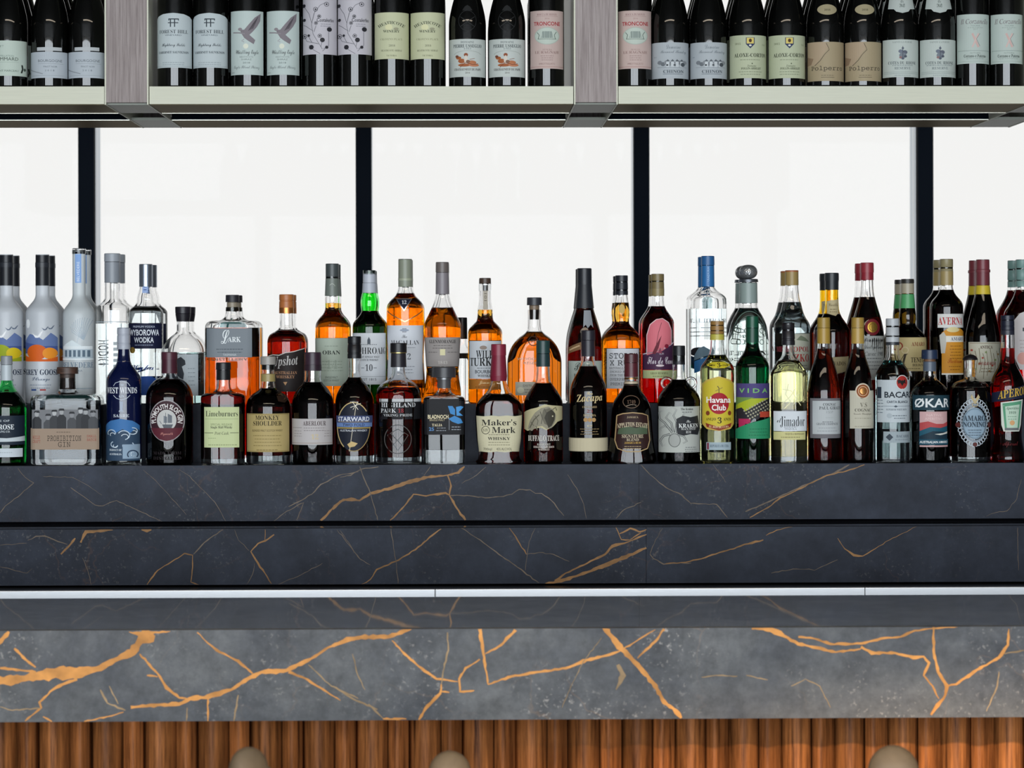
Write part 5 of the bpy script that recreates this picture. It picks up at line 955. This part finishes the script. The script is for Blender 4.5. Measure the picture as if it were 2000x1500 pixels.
ok = [('r', 1780, 772, 1852, 801, '1d3a46'), ('t', 'ØKAR', 1816, 787, 66, 18, 'dfe3e4', 'b'), ('r', 1790, 804, 1845, 862, '1e3c4a'), ('p', [(1791, 804), (1845, 804), (1845, 832), (1791, 832)], 'c9a4a4'), ('t', 'NATIVE', 1818, 811, 30, 5, 'dcc2c0'), ('t', 'APERITIVO', 1818, 818, 36, 5, 'dcc2c0'), ('p', [(1791, 826), (1806, 823), (1822, 828), (1836, 828), (1845, 824), (1845, 846), (1791, 846)], 'b0484a'), ('p', [(1791, 842), (1810, 834), (1830, 836), (1845, 832), (1845, 862), (1791, 862)], '1f5468'), ('p', [(1791, 852), (1815, 842), (1845, 844), (1845, 862), (1791, 862)], '17303e'), ('p', [(1818, 848), (1836, 846), (1845, 843), (1845, 847), (1830, 850)], 'cfcfc6'), ('r', 1790, 858, 1847, 869, '1b4a5c'), ('t', 'AUSTRALIAN AMARO', 1818, 863.5, 54, 5, 'dfe3e4', 'b'), ('r', 1791, 870, 1846, 873, 'c9a4a4')]
fbottle('liqueur_bottle', 'black round-shouldered bottle with teal and pink landscape label', 'F', 1816, 38, [(776, 38), (764, 36.5), (754, 30), (746, 20), (740, 14), (734, 12.6), (722, 12.4)], 744, (.05, .012, .012),
  [('neck_label', '566170', 725, 706, 12.9, 12.7), ('cork', '6a4a34', 706, 700, 11.5, 11.5, 'w'), ('stopper', '22304a', 701, 683, 16.2, 15.8)], [('label', None, ok)], neck=glass((.9, .94, .95)))
lace = [('o', 1896, 827, 23, 31, 'a3b4c2'), ('o', 1896, 827, 21, 29, '8fa5b6')]
for k in range(34):
    a = 2 * math.pi * k / 34; x, y = 1896 + 28 * math.cos(a), 825 + 43 * math.sin(a)
    lace.append(('ring', x, y, 3.2, 3.8, 1.5, 'b4bcc4'))
    x, y = 1896 + 25 * math.cos(a + .09), 826 + 36 * math.sin(a + .09); lace.append(('o', x, y, 2.4, 3, '8a949e'))
lace += [('t', 'AMARO', 1896, 817, 40, 11, '33404c', 'B'), ('t', 'NONINO', 1896, 829, 42, 10, '33404c', 'B'), ('f', 1896, 840, 28, 3, 5, '5a6874'), ('ring', 1896, 827, 21, 29, 1, '5f7482'), ('o', 1867, 830, 4, 5, '5a2a28'), ('o', 1925, 830, 4, 5, '5a2a28'), ('o', 1896, 868, 4, 4, '5a2a28'), ('p', [(1890, 770), (1896, 782), (1902, 770), (1905, 776), (1896, 790), (1888, 776)], 'b9a880'), ('ring', 1896, 790, 5, 4, 1.2, 'b9a880')]
fbottle('liqueur_bottle', 'dark amaro bottle with clear glass stopper and lacy silver medallion', 'F', 1895, 39, [(768, 39), (758, 38), (748, 31), (743, 20), (740, 12.5), (736, 10.6), (720, 10.4)], 756, (.12, .02, .012),
  [('cork', '8c8a86', 736, 702, 9.4, 10.5, 'g'), ('stopper', '17161a', 703, 692, 15, 14, 'dome')], [('medallion', None, lace)], neck=glass((.9, .94, .92)), base=10)
ape = [('p', [(1935, 768), (1955, 763), (1975, 758), (2001, 748), (2001, 776), (1975, 780), (1955, 783), (1935, 787)], '1c2138'), ('t', 'APEROL', 1971, 767, 56, 16, 'cfa83c', 'J', .16), ('p', [(1949, 786), (1993, 780), (1990, 830), (1986, 843), (1955, 843), (1951, 830)], 'd6d9cf'), ('p', [(1952, 788), (1990, 783), (1986, 836), (1957, 836)], '5a9a78'), ('p', [(1957, 794), (1986, 790), (1982, 838), (1961, 838)], 'b9d0bc'), ('t', 'Aperitivo', 1971, 798, 26, 7, '3a5a48', 'J'), ('t', '1919', 1971, 806, 14, 5, '3a5a48', 'B'), ('f', 1971, 814, 18, 2, 5, '7a9a84'), ('o', 1971, 826, 5, 5, 'd0a070'), ('r', 1957, 836, 1985, 841, '6a6e70')]
fbottle('liqueur_bottle', 'bright red aperitif bottle with navy band label, right end of front step', 'F', 1968, 33.5, [(890, 33), (876, 31), (860, 28), (845, 27), (825, 28), (800, 30), (770, 33.5), (750, 33), (738, 30), (724, 23), (712, 17), (702, 14.6), (680, 13.2), (616, 12.6)], 680, (.45, .012, .012),
  [('cap', '1d2030', 644, 615.5, 13.6, 13.2, 'screw'), ('neck_label', '2a2c38', 654, 644, 13.7, 13.5)], [('label', None, ape), ('embossing', None, [('t', 'Aperol', 1968, 868, 30, 12, '5a1418', 'S')])], dy=.002)

# ------------------------------------------------------------------ wine bottles in the rack
BORD = [(-4, 34.3), (-15, 32.5), (-26, 24), (-36, 16), (-46, 14.2), (-102, 13.6)]
BURG = [(52, 36.2), (36, 35), (14, 30.5), (-10, 24), (-34, 18), (-56, 14.8), (-75, 14), (-102, 13.6)]
WCAP = [('capsule', '1c1418', -62, -103, 14.6, 14.2)]
def pommard(c): return [('label', ('rect', c - 36, 79, c + 36, 148, 'b9c6bc'), [('t', '2017', c - 12, 90, 16, 4, '6a7a72', 'L'), ('t', 'APPELLATION', c, 109, 30, 3.5, '7a8a82'), ('t', 'POMMARD', c, 115, 46, 6.5, '3a463e', ''), ('r', c - 24, 121, c + 24, 121.6, '9aaaa0'), ('t', 'LAURENT MARCEAU', c - 2, 138, 50, 3.6, '5a6a60'), ('l', [(c + 29, 126), (c + 30, 134), (c + 28, 142)], 2.5, '2a302c'), ('o', c + 33, 135, 1.5, 3, '4a564e')])]
def bourg(c): return [('upper_label', ('rect', c - 20, 92, c + 27, 99, 'b4b9bc'), []), ('label', ('rect', c - 35.6, 101, c + 35.6, 152, 'b0b8bf'), [('t', 'BOURGOGNE', c + 5, 118.5, 45, 5, '5a6268', ''), ('r', c - 18, 124, c + 30, 124.5, '8a9298'), ('t', 'PINOT NOIR', c + 6, 130, 26, 3.2, '6a7278'), ('t', '2 0 1 8', c + 5, 137.5, 18, 3.5, '6a7278'), ('l', [(c - 35, 134), (c - 22, 140), (c - 8, 144)], 1.6, '8a9096'), ('r', c - 30, 147, c + 30, 147.5, '8a9298')])]
def hill(c): return [('label', ('p', [(c - 33.5, 132), (c - 33.5, 36), (c - 30, 31), (c - 20, 27), (c, 25), (c + 20, 27), (c + 30, 31), (c + 33.5, 36), (c + 33.5, 132)], 'b9c3c6'), [('r', c - 9, 36, c + 11, 38, '2c343c'), ('r', c - 6, 36, c - 4, 52.5, '2c343c'), ('r', c + 2, 36, c + 4, 52.5, '2c343c'), ('r', c - 10, 43.5, c + 10, 45.2, '2c343c'), ('r', c - 9, 36, c - 7.4, 40, '2c343c'), ('r', c + 9.4, 36, c + 11, 40, '2c343c'),
    ('t', 'FOREST HILL', c, 61.5, 54, 7, '2c343c', 'L'), ('t', 'VINEYARD', c, 68.5, 32, 3, '5a646c'), ('t', 'Highbury Fields', c, 88.5, 44, 8, '2c343c', 'S'), ('t', 'CABERNET SAUVIGNON', c, 102, 56, 4.5, '3a444c', 'B'), ('f', c, 122, 48, 2, 4, '9aa4a8'), ('r', c - 32, 129, c + 32, 129.6, '9aa4a8')])]
def eagle(c):
    e = [('p', [(c - 13, 58), (c - 4, 58), (c + 6, 46), (c + 16, 34), (c + 27, 25), (c + 26, 40), (c + 20, 52), (c + 12, 62), (c + 6, 68), (c + 17, 78), (c + 14, 86), (c + 4, 80), (c - 4, 74), (c - 9, 66)], '7d767c'), ('l', [(c - 26, 63), (c - 13, 64), (c - 3, 66)], 2.4, '8a858a')]
    e += [('l', [(c + 4 + 2 * k, 60 - k), (c + 14 + 2 * k, 44 - 3 * k)], .9, '4c464c') for k in range(5)] + [('o', c - 12, 57, 4, 3, '8a8488'), ('l', [(c - 4, 76), (c - 9, 80), (c - 4, 82)], 1.2, '9a949a'), ('o', c - 1, 90, 5, 5, 'd9dccb')]
    return [('label', ('rect', c - 31.5, 21, c + 31.5, 146, 'b9c6c3'), e + [('t', 'Whistling Eagle', c + 1, 103, 43, 12, '5a5f60', 'S'), ('t', 'HEATHCOTE', c, 111, 26, 3, '8a9492'), ('t', 'SHIRAZ', c, 116, 20, 3, '7a8482'), ('t', '2018', c, 122.5, 14, 3.4, '7a8482'), ('t', 'Eagle Blood Shiraz', c, 132, 48, 8, '848c8c', 'S'), ('r', c - 29, 141, c - 23, 142, '8a9492')])]
def stems(c):
    e = []
    for pts_ in ([(2, 105), (-10, 98), (-20, 88)], [(6, 100), (18, 88), (18, 62)], [(6, 96), (-12, 66), (-15, 48), (-10, 26), (2, 10), (12, 5)], [(-12, 60), (-26, 50), (-31, 48)], [(-14, 46), (-20, 26), (-30, 10)], [(-13, 40), (-10, 28), (-7, 18)], [(0, 86), (-24, 80), (-29, 70)], [(3, 92), (6, 78)], [(8, 95), (14, 92)], [(-10, 62), (-6, 50)], [(-3, 85), (-14, 83), (-21, 70)]):
        e.append(('l', [(c + x, y) for x, y in pts_], .9, '6a6a70'))
    for x, y, r, f in ((-7, 18, 4, 0), (14, 8, 4, 0), (-30, 10, 3.5, 1), (-29, 38, 3, 1), (-6, 45, 3, 0), (19, 57, 4.5, 1), (6, 78, 4.5, 1), (1, 70, 3.4, 0), (-15, 92, 4.5, 1), (14, 92, 3, 1), (-28, 70, 4, 0), (-20, 69, 2.4, 1), (0, 32, 3, 0)):
        e += [('o', c + x, y, r, r, '26262c')] if f else [('ring', c + x, y, r, r, .9, '3a3a40'), ('o', c + x, y, 1.6, 1.6, '26262c')]
    return [('label', ('rect', c - 33, -9, c + 33, 106, 'bdbac1'), e + [('t', 'Costalerbo', c + 11, 39, 31, 7, '2c2c32', ''), ('f', c + 12, 47, 22, 2, 4, '9a98a0')])]
def heath(c): return [('label', ('rect', c - 33.3, 24, c + 33.3, 115, 'c0c3a2'), [arch('HEATHCOTE', c, 44, 54, 6, '4a5040', 46, 'B'), ('o', c - 5, 53, 7, 6, 'd3d2a8'), ('o', c + 9, 56, 5, 2.5, '9a9a80'), ('t', 'WINERY', c, 61, 32, 5, '4a5040', 'B'), ('t', "CRAVENS PLACE", c, 76.5, 42, 4, '8a8c70', 'L'), ('t', '2018', c + 1, 89, 12, 4, '6a6c58', 'L'), ('t', 'HEATHCOTE SHIRAZ', c, 98.5, 40, 3.6, '6a6c58', 'L'), ('t', 'VICTORIA', c, 108.5, 20, 3.4, '7a7c64', 'L')])]
def usseg(c):
    o = '9c5a34'
    im = [('l', oval(c, 106, 25, 7, 14, math.pi, 2 * math.pi), .8, '9aa09a')]
    for x, y, rx, ry, cc in ((-17, 113, 5, 3, o), (-11, 119, 7, 4.5, o), (-3, 107, 4, 3.6, '8a4a2c'), (-3, 116, 3.5, 8, 'd0c8bc'), (8, 122, 9, 4, 'b0704c'), (-6, 127, 12, 3, o), (12, 127, 10, 3, 'b87a5a'), (-20, 110, 3, 2.5, '6a4030'), (1, 120, 4, 3, '7a5a48')): im.append(('o', c + x, y, rx, ry, cc))
    im += [('l', [(c - 14, 131), (c - 4, 122), (c + 10, 126), (c + 20, 124)], 1.1, '7a4028'), ('l', [(c + 4, 116), (c + 14, 114)], .9, '8a5a44')]
    return [('label', ('rect', c - 35, 76, c + 35, 150, 'bcc3bf'), [('t', 'DOMAINE', c, 82, 26, 4, '4a5458', 'L'), ('t', 'PIERRE USSEGLIO', c, 89.5, 54, 6.5, '3a4448', 'B'), ('t', '& FILS', c, 95, 14, 3, '6a7478', 'B')] + im + [('t', 'CHATEAUNEUF DU PAPE', c, 135.5, 50, 4.5, '5a5450', 'B'), ('t', '2016', c, 142, 9, 3.4, '6a6460')]),
            ('embossing', None, [('ring', c, 40, 17, 20, 1, '1c1e1f'), ('l', [(c - 14, 52), (c + 14, 32)], 1.2, '1f2122'), ('l', [(c + 14, 52), (c - 14, 32)], 1.2, '1f2122'), ('p', [(c - 10, 20), (c - 5, 12), (c, 9), (c + 5, 12), (c + 10, 20)], '17191a')])]
def tron(c): return [('label', ('rect', c - 32, 20.5, c + 32, 134, 'bfaaa4'), [('t', 'ROCCA DI MONTE', c, 28, 38, 4, '8a6a68', 'L'), ('r', c - 21, 31.5, c + 21, 32, 'a08580'), ('t', '2016', c, 36, 9, 3, '9a7a76'), ('t', 'TRONCONE', c, 46, 50, 8, 'a03038', 'b'), ('o', c, 70, 24, 17, 'a8b4aa'), ('o', c, 70, 22.6, 15.6, 'b9c4ba'), ('p', [(c - 12, 74), (c - 9, 61), (c + 9, 61), (c + 12, 74)], '8a9690'), ('l', [(c - 17, 76), (c - 15, 68), (c - 19, 63)], 1.2, '5a665e'), ('l', [(c + 16, 76), (c + 14, 68), (c + 18, 62)], 1.2, '5a665e'), ('r', c - 18, 75.5, c + 18, 76.5, '6a766e'), ('t', 'TENUTA', c, 97, 18, 3, '9a807c', 'L'), ('t', 'LE RAGNAIE', c, 102, 46, 5, '8a6e6a', 'L'), ('f', c, 109, 28, 3, 4, 'a08a86'), ('t', 'IMBOTTIGLIATO', c, 124.5, 30, 3.4, '9a7f7b'), ('r', c - 31, 130, c + 31, 130.6, 'a0706c')])]
def chinon(c):
    im = [('o', c + 2 + 6 * k, 122 + (k % 2) * 3, 4.2, 4, ['6a7076', '84898e', '767c82'][k % 3]) for k in range(-4, 5)]
    im += [('r', c - 10 + 9 * k, 120, c - 4 + 9 * k, 131, 'c2c8cc') for k in range(4)] + [('p', [(c - 11 + 9 * k, 120), (c - 7 + 9 * k, 115.5), (c - 3 + 9 * k, 120)], '5a6066') for k in range(4)] + [('r', c - 26, 131, c + 30, 131.8, '8a9096'), ('o', c + 22, 126, 4, 4, '4a5056'), ('o', c - 8, 127, 2, 1.6, '2a3036'), ('o', c + 6, 127, 2.4, 1.4, '3a4046')]
    return [('label', ('rect', c - 36, 82.5, c + 36, 153, 'abb2b7'), [('t', 'Domaine', c + 4, 91, 28, 8, '7a8288', 'S'), ('t', 'Bernard Baudry', c + 4, 102, 50, 8, '6a7278', 'S'), ('f', c - 30, 111, 5, 1, 4, '8a9298')] + im + [('t', 'CHINON', c + 4, 139.5, 39, 6, '5a6268', 'B'), ('r', c - 16, 144, c + 22, 144.8, '6a7278')])]
def aloxe(c): return [('label', ('rect', c - 35.8, 68.5, c + 35.8, 152.5, 'b3ba9e'), [('p', [(c - 7, 73), (c + 10, 73), (c + 10, 86), (c + 1.5, 94.5), (c - 7, 86)], '2a3358'), ('p', [(c - 5.5, 73.6), (c + 8.5, 73.6), (c + 8.5, 85), (c - 5.5, 85)], 'd2bf6a'), ('o', c + 1.5, 79, 3, 3.6, '4a3018'), ('o', c + 1.5, 88.5, 2.6, 1.8, 'd6d8cc'), ('t', '2015', c - 22, 85, 10, 4, '6a7258', 'L'), ('t', '750', c + 28, 87, 6, 3, '7a8268'), ('t', 'ALOXE-CORTON', c + 2, 107.5, 60, 7.5, '33382c', 'B'), ('f', c + 1, 116.5, 44, 1, 4, '8a927a'), ('o', c + 5, 124, 1.2, 1.4, '5a624c'), ('t', 'Domaine', c + 4, 128.5, 18, 4, '5a624c', 'I'), ('t', 'FOLLIN-ARBELET', c + 3, 133.5, 38, 4, '4a523e', 'B'), ('f', c + 2, 140, 50, 2, 5, '8a927a')])]
def polp(c): return [('neck_label', ('p', oval(c, 18, 19, 10.5), '9c9274'), [('t', '2018', c, 18.5, 12, 3.6, '4a4430', 'B')]), ('label', ('rect', c - 35.5, 81.5, c + 35.5, 158, 'a09276'), [('p', [(c - 35.5, 82), (c - 4, 82), (c + 2, 92), (c - 8, 106), (c - 22, 126), (c - 35.5, 130)], 'a8957c'), ('p', [(c - 35.5, 110), (c - 26, 114), (c - 30, 126), (c - 35.5, 128)], '8a745e'), ('l', [(c - 3, 84), (c + 1, 92), (c + 3, 97), (c - 6, 106), (c - 14, 118), (c - 24, 128)], 1.1, '5a4c40'), ('t', 'Polperro', c, 134, 59, 11, '2c261e', 'M'), ('r', c - 13, 150.5, c + 13, 151.3, '4a4234'), ('f', c, 147, 28, 1, 4, '7a7058')])]
def rhone(c): return [('neck_label', ('p', [(c - 22, -8), (c, -14), (c + 22, -8), (c + 26, 16), (c + 16, 17), (c + 12, 22), (c, 25), (c - 12, 22), (c - 16, 17), (c - 26, 16)], 'b4bcb8'), [('t', 'St', c, 2, 6, 5, '5a6460', 'F'), ('t', 'RS', c, 10, 11, 7, '4a5450', 'F')]), ('label', ('rect', c - 35, 77, c + 35, 150.5, 'b7c0bb'), [('t', 'SAINTE LA FERME', c, 82, 38, 3.6, '7a8480', 'L')] + [('o', c + x, y, r, r * .8, cc) for x, y, r, cc in ((0, 94, 2.5, '5a6270'), (-4, 100, 4.5, '6a7280'), (4, 102, 5, '5a5f6c'), (0, 108, 7, '727a84'), (-4, 112, 3, '8a6a6a'), (5, 110, 3, '4a505c'), (0, 114, 3, '5a6270'))] +
    [('l', [(c, 90), (c, 116)], 1.2, '4a505c'), ('t', 'COTES DU RHONE', c, 122.5, 53, 6, '4a5458', 'L'), ('f', c, 127.5, 50, 1, 4, '8a9494'), ('t', 'RESERVE', c, 133, 31, 5, '6a7478', 'L'), ('r', c - 33, 140, c + 33, 140.5, '8a9494'), ('r', c - 33, 143, c + 33, 143.5, '8a9494'), ('f', c, 147, 36, 1, 4, '9aa4a4')])]
def corz(c): return [('label', ('rect', c - 31.5, 27.5, c + 31.5, 124, 'b3bfb9'), [('t', 'Il Corzanello', c, 41.5, 52, 10, '6a5a60', 'I'), ('t', 'TOSCANA', c, 50, 18, 3, '7a8682'), ('f', c, 54, 34, 1, 4, '9aa6a0'), ('t', '2017', c, 57, 9, 3, '8a9690'), ('l', [(c - 6, 65), (c + 6, 92)], 4, 'c9aaa4'), ('l', [(c + 6, 65), (c - 6, 92)], 3, 'cdb4ae'), ('l', [(c + 9, 65), (c + 2, 76), (c + 9, 90)], 1, '8a8684'), ('r', c - 30, 98.5, c + 30, 99.1, '7a8682'), ('t', 'FATTORIA', c, 103.5, 20, 3, '8a9690'), ('t', 'Corzano e Paterno', c, 109, 42, 6, '4a5450', 'B'), ('f', c, 114.5, 40, 1, 4, '9aa6a0'), ('r', c - 29, 119.5, c + 29, 120, '9aa6a0')])]
wines = [(19, pommard, 1, 'only dark wine bottle with pale green label at the top left edge', 'wine bottle at the left edge'), (99, bourg, 1, 'left of two burgundy bottles with short grey-white two-piece labels', 'left two-piece label bottle'), (172, bourg, 1, 'right of two burgundy bottles with two-piece labels, beside the oak post', 'right two-piece label bottle'),
 (343.5, hill, 0, 'left of two wine bottles with arched white double-F labels', 'left double-F bottle'), (413.5, hill, 0, 'right of two wine bottles with arched white double-F labels', 'right double-F bottle'), (485.5, eagle, 0, 'left of two wine bottles with flying eagle labels', 'left eagle bottle'), (555.5, eagle, 0, 'right of two wine bottles with flying eagle labels', 'right eagle bottle'),
 (627, stems, 0, 'left of two wine bottles with dotted flower-stem labels', 'left flower-stem bottle'), (695, stems, 0, 'right of two wine bottles with dotted flower-stem labels', 'right flower-stem bottle'), (767, heath, 0, 'left of two wine bottles with cream yellow labels', 'left cream-label bottle'), (837, heath, 0, 'right of two wine bottles with cream yellow labels', 'right cream-label bottle'),
 (914.5, usseg, 1, 'left of two embossed wine bottles with orange harvest picture labels', 'left harvest-picture bottle'), (991.5, usseg, 1, 'right of two embossed wine bottles with orange harvest picture labels', 'right harvest-picture bottle'), (1069, tron, 0, 'pink-label wine bottle on the left side of the second oak post', 'pink-label bottle left of the post'),
 (1240.5, tron, 0, 'pink-label wine bottle on the right side of the second oak post', 'pink-label bottle right of the post'), (1310, chinon, 1, 'left of two wine bottles with grey labels showing a chateau drawing', 'left chateau bottle'), (1385, chinon, 1, 'right of two wine bottles with grey labels showing a chateau drawing', 'right chateau bottle'),
 (1461.5, aloxe, 1, 'left of two wine bottles with green-cream shield labels', 'left shield-label bottle'), (1537.5, aloxe, 1, 'right of two wine bottles with green-cream shield labels', 'right shield-label bottle'), (1613, polp, 1, 'left of two wine bottles with tan parchment labels and typewriter lettering', 'left parchment bottle'), (1686.2, polp, 1, 'right of two wine bottles with tan parchment labels and typewriter lettering', 'right parchment bottle'),
 (1758.7, rhone, 1, 'left of two wine bottles with white crest labels and neck shields', 'left neck-shield bottle'), (1831.2, rhone, 1, 'right of two wine bottles with white crest labels and neck shields', 'right neck-shield bottle'), (1900.2, corz, 0, 'left of two wine bottles with pale labels and pink cross figure', 'left pink-cross bottle'), (1966, corz, 0, 'right of two wine bottles with pale labels and pink cross figure', 'right pink-cross bottle')]
for cx, art, burg, desc, short in wines:
    b = bottle('wine_bottle', desc, 'W', cx, 36.2 if burg else 32.6 if art is corz else 34.3, BURG if burg else [(y, h_ * .945) for y, h_ in BORD] if art is corz else BORD, None, None, WCAP, art(cx), opaque=WINE, group='wine bottles in the hanging rack')
    b.more = [(.0815 * k, 'dark wine bottle in the %s row behind the %s' % (word, short)) for k, word in ((1, 'second'), (2, 'third'))]
finish_labels()
